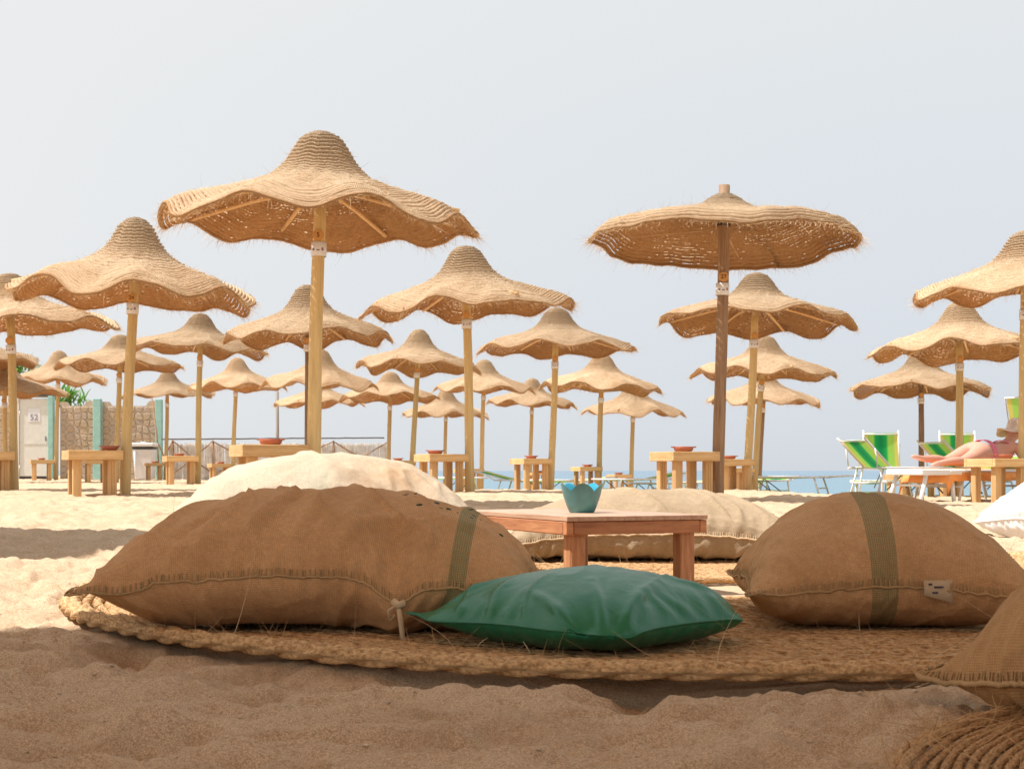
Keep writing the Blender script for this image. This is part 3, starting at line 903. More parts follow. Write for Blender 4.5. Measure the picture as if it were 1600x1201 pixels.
TB = [  # L, R, y of the top edge, umbrella, bowl x (or None), where
 (357, 482, 694, 1, 423, 'under the largest umbrella, behind the cream sack'),
 (98, 190, 703, 2, 171, 'beside the thick left pole, nearest on the left'),
 (-62, 24, 705, 3, None, 'cut by the left edge of the frame'),
 (43, 87, 718, 6, 65, 'in front of the pale door'),
 (129, 170, 718, 7, 156, 'seen between the legs of the nearest left table'),
 (225, 256, 723, 8, 242, 'beside the white bin'),
 (253, 311, 712, 9, 280, 'right of the bin at the pole in mid distance'),
 (324, 362, 724, 10, 345, 'before the branch fence, left of the cream sack'),
 (596, 650, 719, 15, 622, 'emerging from behind the right slope of the cream sack'),
 (647, 732, 709, 16, 680, 'at the foot of the central pole'),
 (708, 757, 732, 17, None, 'small and far, just right of the central pole'),
 (797, 863, 716, 20, 830, 'left of the blue bowl'),
 (822, 852, 738, 19, 845, 'mostly hidden behind the table left of the blue bowl'),
 (891, 942, 729, 21, 918, 'right behind the blue bowl'),
 (947, 988, 741, 22, 967, 'smallest of those right of the blue bowl'),
 (1014, 1125, 705, 23, 1068, 'at the dark pole of the flat topped umbrella'),
 (1098, 1179, 717, 24, 1139, 'behind the dark pole, touching the paler pole'),
 (1126, 1180, 731, 25, None, 'lower and farther, behind the one touching the paler pole'),
 (1372, 1458, 741, 27, None, 'under the white folding table at right'),
 (1443, 1512, 736, 28, None, 'behind the sunbather at right'),
 (1508, 1612, 716, 29, 1570, 'nearest at right, in front of the sunbather'),
]
for (L_, R_, yt, k, bx, where) in TB:
    d = UD[k][0] - .12
    if k in (22, 19, 18): d -= .2
    cx = (L_ + R_) / 2; x = (cx - 800) / F * d
    th = R(23)
    beta = math.atan2(x, d)
    wid = .48 * (cos(th + beta) + sin(th + beta))
    sc = (R_ - L_) / F * d / wid
    sc = min(1.15, max(.85, sc))
    zt = CZ + (735 - yt) / F * (d - .3)
    root = TABLE0 if first else copy_tree(TABLE0)
    first = False
    root.location = (x, d, zt - .46 * sc); root.rotation_euler = (0, 0, th + random.uniform(-.05, .05)); root.scale = (sc, sc, sc)
    tag(root, 'square pine table ' + where, 'table', 'square wooden tables under the umbrellas')
    if bx:
        b = obj('terracotta_bowl', BOWL, MAT['terracotta'], None, ((bx - 800) / F * (d - .02), d - .02, zt - .002), (0, 0, random.uniform(-.3, .3)))
        tag(b, 'small terracotta bowl on the table ' + where, 'bowl', 'terracotta bowls on the tables')

# ------------------------------------------------------------------ stone wall, door, bin, plants
WD = 42.0; PXM = WD / F                     # metres per pixel at the wall
def wx(px, d=WD): return (px - 800) / F * d
zb = CZ - .26
def build_wall():
    root = empty('stone_wall', (wx(170), WD, zb))
    tag(root, 'wall of irregular tan stones in panels between turquoise posts', 'wall')
    ox, oz = wx(170), zb
    g = np.random.default_rng(3)
    top = CZ + (735 - 634) / F * WD
    for (p0, p1) in ((-60, 30), (94, 148), (160, 245)):
        x0, x1 = wx(p0), wx(p1); w = x1 - x0
        m = MB()
        # top edge rises in two rounded steps towards the posts
        prof = [(x0, top + .12), (x0 + .16, top + .12), (x0 + .24, top), (x1 - .32, top), (x1 - .22, top + .14), (x1, top + .15)]
        n = len(prof)
        vs = [(x0 - ox, 0.0, 0 - .2)] + [(x - ox, 0.0, z - oz) for x, z in prof] + [(x1 - ox, 0.0, -.2)]
        k = len(vs); vs2 = vs + [(a, b + .22, c) for a, b, c in vs]
        m.add(vs2, [tuple(range(k)), tuple(range(2 * k - 1, k - 1, -1))] + [(i, i + k, (i + 1) % k + k, (i + 1) % k) for i in range(k)])
        pan = obj('wall_panel', m, MAT['mortar'], root)
        nx = max(4, round(w / .20)); nz = round((top - zb) / .19)
        gx = np.linspace(x0, x1, nx + 1)[None].repeat(nz + 1, 0).copy(); gz = np.linspace(zb, top - .01, nz + 1)[:, None].repeat(nx + 1, 1).copy()
        gx[:, 1:-1] += g.uniform(-.062, .062, gx[:, 1:-1].shape); gz[1:-1] += g.uniform(-.06, .06, gz[1:-1].shape)
        for i in range(nz):
            for j in range(nx):
                q = np.array([(gx[i, j], gz[i, j]), (gx[i, j + 1], gz[i, j + 1]), (gx[i + 1, j + 1], gz[i + 1, j + 1]), (gx[i + 1, j], gz[i + 1, j])])
                c = q.mean(0); pts = []
                for e in range(4):                       # cut the corners: irregular eight sided stones
                    A, B = q[e], q[(e + 1) % 4]
                    f = g.uniform(.12, .3)
                    pts += [A + (B - A) * f, B + (A - B) * g.uniform(.12, .3)]
                pts = [c + (p - c) * .93 for p in pts]
                inn = [c + (p - c) * .80 for p in pts]; t = .015 + .02 * g.random()
                vs = [(p[0] - c[0], -.001, p[1] - c[1]) for p in pts] + [(p[0] - c[0], -t, p[1] - c[1]) for p in inn]
                s = MB(); s.add(vs, [tuple(range(8, 16))] + [(a, (a + 1) % 8, (a + 1) % 8 + 8, a + 8) for a in range(8)])
                obj('stone', s, MAT['stone'], pan, (c[0] - ox, 0, c[1] - oz))
    for (p0, p1, tp) in ((78, 86, 619), (148, 160, 623), (245, 255, 624)):
        h = CZ + (735 - tp) / F * WD - zb
        m = MB(); m.box((0, 0, 0), ((p1 - p0) * PXM, .20, h + .2), 0, .012)
        obj('turquoise_post', m, MAT['teal'], root, (wx((p0 + p1) / 2) - ox, -.10, h / 2 - .1))
build_wall()
def build_door():
    dd = WD - .06
    root = empty('door', (wx(55), dd, zb)); h = CZ + (735 - 621) / F * WD - zb
    tag(root, 'pale metal door bearing a paper sign with the number 52', 'door')
    w = 46 * PXM
    m = MB(); m.box((0, 0, h / 2 + .03), (w, .05, h - .14), 0, .01); pn = obj('door_panel', m, MAT['door'], root)
    m = MB(); m.box((0, 0, .05), (w, .04, .10), 0, .004); obj('dark_gap_strip', m, MAT['black'], root, (0, .0, 0))  # black strip stands in for the dark gap below the door
    for sx in (-1, 1):
        m = MB(); m.box((sx * (w / 2 + .025), -.02, h / 2), (.045, .08, h), 0, .006); obj('door_frame', m, MAT['door'], root)
    m = MB(); m.box((0, -.03, h * .44), (w * .96, .012, .02)); obj('cross_rib', m, MAT['door'], root)
    m = MB(); m.box((0, 0, 0), (.34, .006, .38)); sg = obj('paper_sign', m, MAT['paper'], root, (0, -.032, h - .50))
    for zz in (.35, h - .45):
        m = MB(); m.tube([(-w / 2 + .01, -.045, zz - .06), (-w / 2 + .01, -.045, zz + .06)], .016, 8); obj('hinge', m, MAT['alu'], pn)
    m = MB(); m.box((w / 2 - .09, -.045, h * .5), (.03, .03, .14), 0, .006); obj('handle', m, MAT['grey_ink'], pn)
    t = text_mesh('52', .24, .003); obj('numeral', t, MAT['grey_ink'], sg, (0, -.007, -.07), (R(90), 0, 0))
    m = MB()
    for k in range(2): m.box((0, -.0045, .12 - k * .045), (.22, .002, .014))
    obj('printed_line', m, MAT['plate'], sg)
    m = MB(); m.box((0, .25, h + .08), (w + .3, .7, .10), 0, .01); obj('dark_gap_slab', m, MAT['black'], root)  # black slab put in for the shaded dark gap above the door
build_door()
def build_bin():
    dd = 40.0; s = dd / F
    x = (226 - 800) * s; z = CZ - .24
    root = empty('litter_bin', (x, dd, z)); tag(root, 'white plastic litter bin with rounded lid and dark slot', 'litter bin')
    h = .94
    m = MB(); a, b = .215, .27
    vs = [(-a, -.2, 0), (a, -.2, 0), (a, .2, 0), (-a, .2, 0), (-b, -.25, h - .12), (b, -.25, h - .12), (b, .25, h - .12), (-b, .25, h - .12)]
    m.add(vs, [(0, 3, 2, 1), (4, 5, 6, 7), (0, 1, 5, 4), (1, 2, 6, 5), (2, 3, 7, 6), (3, 0, 4, 7)])
    o = obj('body', m, MAT['bin'], root)
    bv = o.modifiers.new('b', 'BEVEL'); bv.width = .025; bv.segments = 2
    m = MB(); m.box((0, 0, h - .085), (.56, .52, .06), 0, .01); obj('slot_band', m, MAT['black'], root)
    m = MB(); m.box((0, 0, h + .0), (.61, .56, .10), 0, .04); lid = obj('lid', m, MAT['bin'], root)
    m = MB(); m.box((-.03, 0, h + .07), (.12, .2, .03), 0, .01); obj('lid_grip', m, MAT['bin'], lid)
    m = MB()
    m.tube([(-.17, -.265, .06), (-.20, -.275, h - .18)], .02, 8); obj('edge_rib', m, MAT['white_plastic'], root)
build_bin()
m = MB(); a = P3(249, 744, 40.6); b = P3(237, 620, 41.0)
m.tube([a, ((a[0] + b[0]) / 2 + .04, 40.8, (a[2] + b[2]) / 2), b], .022, 7)
tag(obj('wooden_rod', m, MAT['branch']), 'thin brown wooden rod leaning against the wall beside the bin', 'rod')

def plant(name, label, px, d, z_top, spread, n, length, width, seed, droop=.5):
    x = (px - 800) / F * d; g = random.Random(seed)
    root = empty(name, (x, d, zb)); tag(root, label, 'plant', 'plants behind the stone wall')
    H = z_top - zb
    m = MB()
    for k in range(3): m.tube([(g.uniform(-.05, .05), 0, -.1), (g.uniform(-.12, .12) * spread, g.uniform(-.1, .1), H - length * .7)], [.04, .02], 6)
    obj('stem', m, MAT['branch'], root)
    for i in range(n):
        a = g.uniform(0, 2 * pi); el = g.uniform(.5, 1.45); L = length * g.uniform(.6, 1.1)
        bx, by, bz = g.uniform(-.5, .5) * spread, g.uniform(-.4, .4) * spread, H - length * g.uniform(.5, 1.0)
        vs = []; K = 6
        for j in range(K + 1):
            f = j / K; e = el - droop * 1.6 * f
            rr = L * f; px_ = bx + cos(a) * cos(e) * rr; py_ = by + sin(a) * cos(e) * rr; pz = bz + sin(max(e, -.8)) * rr
            w = width * sin(pi * min(1, .12 + .88 * f)) ** .7 * .5
            sx, sy = -sin(a) * w, cos(a) * w
            vs += [(px_ - sx, py_ - sy, pz), (px_, py_, pz - w * .35), (px_ + sx, py_ + sy, pz)]
        fs = []
        for j in range(K): q = j * 3; fs += [(q, q + 1, q + 4, q + 3), (q + 1, q + 2, q + 5, q + 4)]
        m = MB(); m.add(vs, fs, True); obj('leaf', m, MAT['leaf'], root)
plant('leafy_plant', 'dense bright green plant rising at the left edge behind the wall', 16, 44.5, 4.05, 1.1, 60, .75, .13, 1)
plant('leafy_plant', 'two spiky green shoots between the umbrellas at far left', 46, 45, 3.75, .5, 16, .8, .06, 2, .05)
plant('leafy_plant', 'bright green leaf clump above the wall beside the door', 101, 44, 2.95, .35, 34, .75, .10, 3, .25)
plant('leafy_plant', 'thin green plant with bare twigs above the wall panel', 125, 44.3, 2.75, .45, 16, .55, .06, 4, .2)

# ------------------------------------------------------------------ branch fence with reed screen
def build_fence():
    FD0, FD1 = 41.5, 46.0
    root = empty('branch_fence', (0, 0, 0)); tag(root, 'low fence of crossed branches with dark top rail and pale reed screen', 'fence')
    pa = (wx(256, FD0), FD0); pb = (wx(607, FD1), FD1)
    def at(px):
        # point of the fence line seen at pixel column px
        k = (px - 800) / F
        dx, dy = pb[0] - pa[0], pb[1] - pa[1]
        t = (k * pa[1] - pa[0]) / (dx - k * dy)
        return pa[0] + dx * t, pa[1] + dy * t
    zg = CZ - .24
    def zt(py, y): return CZ + (735 - py) / F * y
    pts = []
    for px in range(252, 612, 12):
        x, y = at(px); pts.append((x, y, zt(686 - (px - 252) / 355 * 2.5 + random.uniform(-.4, .4), y)))
    m = MB(); m.tube(pts, .022, 7); obj('rail', m, MAT['rail'], root)
    posts = [270, 333, 427, 521, 607]
    for px in posts:
        x, y = at(px); m = MB()
        m.tube([(x, y, zg - .2), (x + .02, y, zg + .5), (x, y, zt(688, y))], [.035, .03, .026], 7); obj('post', m, MAT['branch'], root)
    for a, b in zip([246] + posts[:-1], posts):
        for s in (0, 1):
            x0, y0 = at(a if s else b); x1, y1 = at(b if s else a); off = -.04 if s else -.07
            z0, z1 = zt(689, y0), zg + .12
            m = MB(); K = 7
            m.tube([(x0 + (x1 - x0) * i / K, y0 + (y1 - y0) * i / K + off, z0 + (z1 - z0) * i / K + random.uniform(-.025, .025)) for i in range(K + 1)], .020, 6)
            obj('brace', m, MAT['branch'], root)
    g = random.Random(8); V = []; Fq = []; n = 0
    for i in range(1500):
        px = 256 + 350 * i / 1500 + g.uniform(-.1, .1); x, y = at(px); y += .06 + g.uniform(0, .03)
        w = .0055; t = g.uniform(-.02, .02); h = zt(691, y) - g.uniform(0, .10)
        if g.random() < .10: continue
        V += [(x - w, y, zg - .1), (x + w, y, zg - .1), (x + w + t, y - .004, h), (x - w + t, y - .004, h), (x, y + .008, zg - .1), (x + t, y + .008, h)]
        Fq += [(n, n + 1, n + 2, n + 3), (n + 1, n + 4, n + 5, n + 2), (n + 4, n, n + 3, n + 5)]; n += 6
    o = obj('reed_screen', mesh_np('reed_screen', V, Fq, False), MAT['reed'], root); tag(o, kind='stuff')
build_fence()
m = MB(); a = P3(434, 740, 47.5); b = P3(433, 612, 47.5); m.tube([(a[0], a[1], a[2] - .5), b], .055, 8)
tag(obj('grey_post', m, MAT['pole_grey']), 'slim grey post standing behind the branch fence', 'post')

# ------------------------------------------------------------------ sun loungers
def cloth(name, w, l, sag=.03, mat='stripes', n=8, thick=.004):
    """striped panel lying along +x from 0 to l, width w across y, sagging"""
    V = []; U = []
    for i in range(n + 1):
        for j in range(n + 1):
            u, v = i / n, j / n
            V.append((l * u, (v - .5) * w, -sag * (1 - (2 * v - 1) ** 2) - .4 * sag * sin(pi * u))); U.append((v, u))
    Fq = [(i * (n + 1) + j, (i + 1) * (n + 1) + j, (i + 1) * (n + 1) + j + 1, i * (n + 1) + j + 1) for i in range(n) for j in range(n)]
    return mesh_np(name, np.array(V), np.array(Fq), True, np.array(U))
def lounger(label, x, y, z, head, back=35, w=.60, h=.33, shade=None, length=1.85, cl='stripes', legs=True):
    root = empty('sun_lounger', (x, y, z), (0, 0, head)); tag(root, label, 'sun lounger', 'sun loungers on the beach')
    L1 = length * .64; L2 = length - L1; x0 = -length / 2; xb = x0 + L1
    m = MB()
    for s in (-1, 1): m.tube([(x0, s * w / 2, h), (xb + .25, s * w / 2, h)], .016, 8)
    m.tube([(x0, -w / 2, h), (x0, w / 2, h)], .016, 8); m.tube([(xb, -w / 2, h), (xb, w / 2, h)], .013, 8)
    obj('frame', m, MAT['alu'], root)
    for xs, sl in ((x0 + .28, -.13), (xb + .12, .13)):
        for s in (-1, 1):
            m = MB(); m.tube([(xs, s * (w / 2 - .03), h), (xs + sl, s * (w / 2 - .01), -.08)], .015, 8); obj('leg', m, MAT['alu'], root)
        m = MB(); m.tube([(xs + sl * .55, -w / 2 + .02, h * .45), (xs + sl * .55, w / 2 - .02, h * .45)], .012, 6); obj('cross_bar', m, MAT['alu'], root)
    for s in (-1, 1):
        m = MB(); m.tube([(x0 + .28, s * (w / 2 - .05), h - .02), (x0 + .62, s * (w / 2 - .05), .06)], .009, 6); obj('brace', m, MAT['rail'], root)
    obj('bed_cloth', cloth('bed_cloth', w - .05, L1, .03, cl), MAT[cl], root, (x0, 0, h + .012))
    br = empty('back', (xb, 0, h), (0, -R(back), 0)); bpy.data.objects.remove(br)
    c, s_ = cos(R(back)), sin(R(back))
    def Q(u, v, k=0): return (xb + u * c - k * s_, v, h + u * s_ + k * c)
    m = MB()
    for s in (-1, 1): m.tube([Q(0, s * (w / 2 - .02)), Q(L2 + .05, s * (w / 2 - .02))], .014, 8)
    m.tube([Q(L2 - .01, -w / 2 + .02), Q(L2 - .01, w / 2 - .02)], .013, 8)
    bf = obj('backrest_frame', m, MAT['alu'], root)
    bc = obj('backrest_cloth', cloth('backrest_cloth', w - .07, L2, .02, cl), MAT[cl], root, (xb, 0, h + .014), (0, -R(back), 0))
    m = MB()
    for s in (-1, 1): m.tube([Q(L2 * .7, s * (w / 2 + .005)), (xb + .24, s * (w / 2 + .005), h)], .010, 6)
    obj('prop', m, MAT['alu'], root)
    if shade:
        ax, az, rot, dep = shade        # pivot x, z of the panel foot, its tilt, its depth
        m = MB()
        for s in (-1, 1): m.tube([Q(L2 * .8, s * (w / 2 + .02)), (ax, s * (w / 2 + .02), az)], .011, 8)
        obj('shade_arm', m, MAT['alu'], root)
        m = MB(); cc, ss = cos(R(rot)), sin(R(rot))
        m.tube([(ax, -w / 2, az), (ax, w / 2, az), (ax + cc * dep, w / 2, az + ss * dep), (ax + cc * dep, -w / 2, az + ss * dep), (ax, -w / 2, az)], .013, 8)
        obj('sunshade_frame', m, MAT['alu'], root)
        obj('sunshade', cloth('sunshade', w - .03, dep, .01, cl), MAT[cl], root, (ax, 0, az), (0, -R(rot), 0))
    return root
def gz(x, y): return float(ground_macro(x, y))
def lx(px, d): return (px - 800) / F * d
for (px, d, hd, bk, lab) in (
    (681, 27.0, 152, 8, 'flat green sun lounger behind the central table legs'),
    (820, 28.0, 158, 14, 'flat silver lounger with a green cloth left of the table beside the blue bowl'),
    (884, 28.5, 20, 6, 'silver lounger frame left of the blue bowl, near the water'),
    (1003, 27.5, 30, 10, 'green cloth lounger between the small table and the flat umbrella table'),
    (1052, 29.0, 20, 4, 'low silver lounger behind the flat umbrella table legs'),
    (1196, 26.0, 60, 6, 'green topped lounger right of the paler pole'),
    (1244, 24.5, -28, 2, 'low grey lounger lying alone on the crest before the sea'),
    (1358, 27.0, 80, 3, 'low green lounger beyond the left of the raised green ones'),
):
    x = lx(px, d); lounger(lab, x, d, min(gz(x, d), CZ - .43 if d > 26 else CZ - .38) , R(hd), bk)
x = lx(1392, 19.6); lounger('green striped lounger with backrest leaning left at right of the beach', x, 19.6, gz(x, 19.6) + .02, R(203), 42, .62, .36, None, 1.5)
x = lx(1386, 22.6); lounger('green striped lounger with upright backrest behind the left leaning one', x, 22.6, gz(x, 22.6) + .07, R(96), 84, .60, .36, None, 1.5)
x = lx(1512, 20.6); lounger('green striped lounger leaning left behind the sunbather', x, 20.6, gz(x, 20.6) + .04, R(203), 40, .60, .36, None, 1.5)
x = lx(1506, 23.2); lounger('green striped lounger with upright backrest under the umbrella with the rope', x, 23.2, gz(x, 23.2) + .09, R(96), 84, .62, .36, None, 1.5)

# ------------------------------------------------------------------ sunbather on her lounger
hd = R(37); bx, by = lx(1520, 15.9), 15.9; bz = gz(bx, by) + .02
lounger('sun lounger under the sunbather with an open striped sunshade', bx + .12, by + .1, bz, hd, 14, .60, .30, (.98, .72, 104, .42), 1.9)
m = MB(); nx_, ny_ = 26, 10; V = []; Fq = []
for i in range(nx_ + 1):
    for j in range(ny_ + 1):
        u, v = i / nx_, j / ny_ * 2 - 1
        y_ = v * .36; z_ = .322 + .004 * sin(i * 1.3 + j); 
        if abs(y_) > .29: z_ -= (abs(y_) - .29) * 1.8; y_ = math.copysign(.315, y_)
        xx = -1.0 + 1.45 * u
        if u < .06: z_ -= (.06 - u) * 2.4
        V.append((xx, y_, z_)); 
for i in range(nx_):
    for j in range(ny_): a = i * (ny_ + 1) + j; Fq.append((a, a + ny_ + 1, a + ny_ + 2, a + 1))
m.add(V, Fq, True)
tw = obj('beach_towel', m, MAT['orange'], None, (bx + .12, by + .1, bz), (0, 0, hd)); tag(tw, 'orange towel spread under the sunbather', 'towel')
so = tw.modifiers.new('s', 'SOLIDIFY'); so.thickness = .01
def build_person():
    J = {}; E = []
    def v(n, p, rx, ry=None, par=None):
        J[n] = (len(J), p, rx, ry or rx)
        if par: E.append((J[par][0], J[n][0]))
    v('pelvis', (0, 0, .175), .155, .150)
    v('waist', (.17, 0, .135), .105, .09, 'pelvis'); v('ribs', (.32, 0, .17), .125, .095, 'waist'); v('chest', (.44, 0, .215), .135, .09, 'ribs')
    v('neck', (.53, 0, .29), .052, .05, 'chest'); v('chin', (.58, 0, .34), .06, .06, 'neck'); v('head', (.64, 0, .40), .082, .095, 'chin'); v('crown', (.67, 0, .47), .06, .07, 'head')
    for s, nm in ((1, 'far'), (-1, 'near')):
        v(nm + 'hip', (-.07, s * .085, .17), .120, .135, 'pelvis'); v(nm + 'thigh', (-.25, s * .10, .115), .090, .095, nm + 'hip')
        v(nm + 'knee', (-.46, s * .11, .075), .053, .053, nm + 'thigh')
        lift = .05 if s > 0 else .0
        v(nm + 'calf', (-.60, s * .115, .075 + lift * .5), .055, .052, nm + 'knee')
        v(nm + 'ankle', (-.84, s * .12, .055 + lift), .032, .032, nm + 'calf')
        v(nm + 'ball', (-.93, s * .125, .045 + lift * 1.5), .033, .028, nm + 'ankle'); v(nm + 'toe', (-1.0, s * .13, .03 + lift * 1.9), .022, .016, nm + 'ball')
        v(nm + 'shoulder', (.45, s * .155, .235), .056, .056, 'chest'); v(nm + 'elbow', (.50, s * .24, .05), .037, .037, nm + 'shoulder')
        v(nm + 'wrist', (.70, s * .12, .035), .026, .022, nm + 'elbow'); v(nm + 'palm', (.77, s * .09, .032), .030, .017, nm + 'wrist')
        for k in range(4):
            o = (k - 1.5) * .018
            v(f'{nm}f{k}', (.83, s * (.075 + o), .036), .0085, .0085, nm + 'palm'); v(f'{nm}g{k}', (.865 - abs(k - 1.5) * .006, s * (.07 + o * 1.1), .022), .007, .007, f'{nm}f{k}')
        v(nm + 'thumb', (.79, s * .055, .03), .009, .009, nm + 'palm'); v(nm + 'thumbtip', (.825, s * .04, .022), .008, .008, nm + 'thumb')
    me = bpy.data.meshes.new('body'); me.from_pydata([j[1] for j in J.values()], E, [])
    o = bpy.data.objects.new('person', me); COL.objects.link(o)
    sk = o.modifiers.new('skin', 'SKIN'); sk.use_smooth_shade = True
    for i, j in enumerate(J.values()): me.skin_vertices[0].data[i].radius = (j[2], j[3])
    me.skin_vertices[0].data[0].use_root = True
    sb = o.modifiers.new('sub', 'SUBSURF'); sb.levels = 2; sb.render_levels = 2
    me.materials.append(MAT['skin'])
    o.location = (bx + .10, by + .08, bz + .325); o.rotation_euler = (0, 0, hd)
    tag(o, 'sunbather in a pink bikini lying face down on an orange towel', 'person')
    m = MB(); m.lathe([(1.0, -.05), (1.03, -.03), (1.03, .03), (1.0, .05)], 24, fn=lambda r, z, q: (r, z))
    def band(name, c, ra, rb, w, tilt):
        m = MB(); vs = []
        for z in (-w, 0, w):
            for k in range(24):
                q = 2 * pi * k / 24; vs.append((z + tilt * sin(q) * .5, ra * cos(q), rb * sin(q)))
        m.add(vs, [(i * 24 + k, i * 24 + (k + 1) % 24, (i + 1) * 24 + (k + 1) % 24, (i + 1) * 24 + k) for i in range(2) for k in range(24)], True)
        b = obj(name, m, MAT['pink'], o, c); s = b.modifiers.new('s', 'SOLIDIFY'); s.thickness = .006
    band('bikini_bottom', (.05, 0, .165), .165, .150, .045, .0)
    band('bikini_top', (.40, 0, .205), .150, .108, .018, -.06)
    m = MB()
    m.lathe([(.001, .115), (.05, .11), (.09, .07), (.098, 0), (.105, -.03), (.19, -.06), (.20, -.065)], 28, fn=lambda r, z, q: (r * (1 + .06 * sin(5 * q)), z + (.02 * sin(3 * q) if r > .15 else 0)))
    hh = obj('head_scarf', m, MAT['scarf'], o, (.65, 0, .44), (0, .25, 0)); s = hh.modifiers.new('s', 'SOLIDIFY'); s.thickness = .006  # brimmed shape stands in for the patterned scarf on her head
    m = MB()
    for s in (-1, 1):
        m.lathe([(.001, .012), (.009, .008), (.012, 0), (.009, -.008), (.001, -.012)], 10, c=(.715, s * .03, .415))
    obj('eye', m, MAT['plate'], o)
    m = MB(); m.tube([(.71, 0, .42), (.745, 0, .385), (.72, 0, .38)], [.008, .014, .008], 8); obj('nose', m, MAT['skin'], o)
    for s in (-1, 1):
        m = MB(); m.tube([(.63, s * .082, .38), (.635, s * .095, .40), (.64, s * .086, .425)], [.008, .014, .009], 8); obj('ear', m, MAT['skin'], o)
build_person()

# white folding table beside her feet
def build_white_table():
    c = P3(1448, 737, 15.25)
    root = empty('folding_table', (c[0], c[1] + .1, gz(c[0], 15.2)), (0, 0, R(32))); tag(root, 'white plastic folding table at the feet of the sunbather', 'folding table')
    h = c[2] - gz(c[0], 15.2) + .03; a, b = .60, .50
    m = MB(); m.box((0, 0, h - .032), (a, b, .064), 0, .012); obj('top', m, MAT['white_plastic'], root)
    for sx in (-1, 1):
        for sy in (-1, 1):
            m = MB(); m.tube([(sx * .19, sy * (b / 2 - .05), h - .06), (sx * .19 + sx * .07 - .05, sy * (b / 2 - .03), -.06)], .022, 8); obj('leg', m, MAT['white_plastic'], root)
        m = MB(); m.tube([(sx * .2, -b / 2 + .06, h * .5), (sx * .2, b / 2 - .06, h * .5)], .012, 6); obj('cross_bar', m, MAT['white_plastic'], root)
build_white_table()

# ------------------------------------------------------------------ woven mats
def build_mat(name, C, Rm, label, rmin, sc, seed, step=.013):
    g = np.random.default_rng(seed)
    root = empty(name, (0, 0, 0)); tag(root, label, 'mat')
    pitch = .031 * sc; parts = []; r = Rm - .054 * sc; i = 0
    def base(x, y):
        rr = np.hypot(x - C[0], y - C[1])
        return ground_macro(x, y) + fbm(x * .7, y * .7, 31, 3) * .018 * .24 + .008 * fbm(x * 1.7, y * 1.7, seed, 2) * smooth(Rm - 1.2, Rm, rr) + .004 + .006 * smooth(Rm - .35, Rm, rr) * sc
    while r > rmin:
        n = int(2 * pi * r / (step * sc))
        t = np.linspace(0, 2 * pi, n, endpoint=False)
        rr = r + .006 * fbm(t * 6, np.full_like(t, i * .31), seed + 3, 2)
        x = C[0] + rr * np.cos(t); y = C[1] + rr * np.sin(t)
        z = base(x, y) + .006 + .003 * g.standard_normal() * .4 + .003 * fbm(t * r * 9, np.full_like(t, i * 1.7), seed + 9, 2)
        parts.append(rope_mesh(np.stack([x, y, z], -1), 0.0125 * sc, True, 2, .045 * sc * (1 if i % 2 else -1), 6, g.random() * 6))
        r -= pitch; i += 1
    tag(obj('woven_coils', joined('woven_coils', parts), MAT['mat_rope'], root), kind='stuff')
    if rmin > .4:                                     # closely worked middle of the mat, hidden under the sack
        m = MB(); k = 48
        m.add([(C[0], C[1], float(base(C[0], C[1])) + .004)] + [(C[0] + rmin * cos(q * 2 * pi / k), C[1] + rmin * sin(q * 2 * pi / k), float(base(C[0] + rmin * cos(q * 2 * pi / k), C[1] + rmin * sin(q * 2 * pi / k))) + .006) for q in range(k)],
              [(0, 1 + q, 1 + (q + 1) % k) for q in range(k)], True)
        obj('mat_centre', m, MAT['mat_rope'], root)
    n = int(2 * pi * Rm / .008); t = np.linspace(0, 2 * pi, n, endpoint=False)
    rr = Rm + .010 * fbm(t * 5, t * 0 + 2, seed, 3)
    x = C[0] + rr * np.cos(t); y = C[1] + rr * np.sin(t)
    z = base(x, y) + .012
    ep = [rope_mesh(np.stack([C[0] + (rr + o) * np.cos(t), C[1] + (rr + o) * np.sin(t), z + dz], -1), .0155 * sc, True, 3, .10 * s, 16, s, lobe=.55) for o, dz, s in ((.0, .0, 1), (-.026 * sc, .001, -1))]
    obj('edge_rope', joined('edge_rope', ep), MAT['mat_edge'], root)
    nf = 4500
    tt = g.random(nf) * 2 * pi; q = Rm - (Rm - rmin) * g.random(nf) ** 3
    fx = C[0] + q * np.cos(tt); fy = C[1] + q * np.sin(tt)
    p0 = np.stack([fx, fy, base(fx, fy) + .014], -1)
    d = np.stack([g.normal(0, 1, nf), g.normal(0, 1, nf), .15 + .5 * g.random(nf)], -1)
    tag(obj('loose_fibre', strips('loose_fibre', p0, d, .015 + .06 * g.random(nf) ** 2, .0009, g, .5, 4), MAT['mat_fibre'], root), kind='stuff')
    # a few long stiff fibres standing up
    nf = 60; tt = -pi / 2 + g.normal(0, .42, nf) - .12; q = Rm - .3 * g.random(nf) ** 2
    fx = C[0] + q * np.cos(tt); fy = C[1] + q * np.sin(tt)
    p0 = np.stack([fx, fy, base(fx, fy) + .012], -1)
    d = np.stack([g.normal(0, .9, nf), g.normal(0, .4, nf), .5 + .5 * g.random(nf)], -1)
    o = obj('stray_fibre', strips('stray_fibre', p0, d, .04 + .09 * g.random(nf), .0011, g, .8, 7), MAT['thread_pale'], root); tag(o, kind='stuff')
build_mat('woven_mat', MAT1_C, MAT1_R, 'large round coir mat with braided edge under the sacks and low table', .35, 1.0, 4)
build_mat('woven_mat', MAT2_C, MAT2_R, 'woven coir mat at the bottom right corner under the nearest sack', .55, .46, 14, .019)

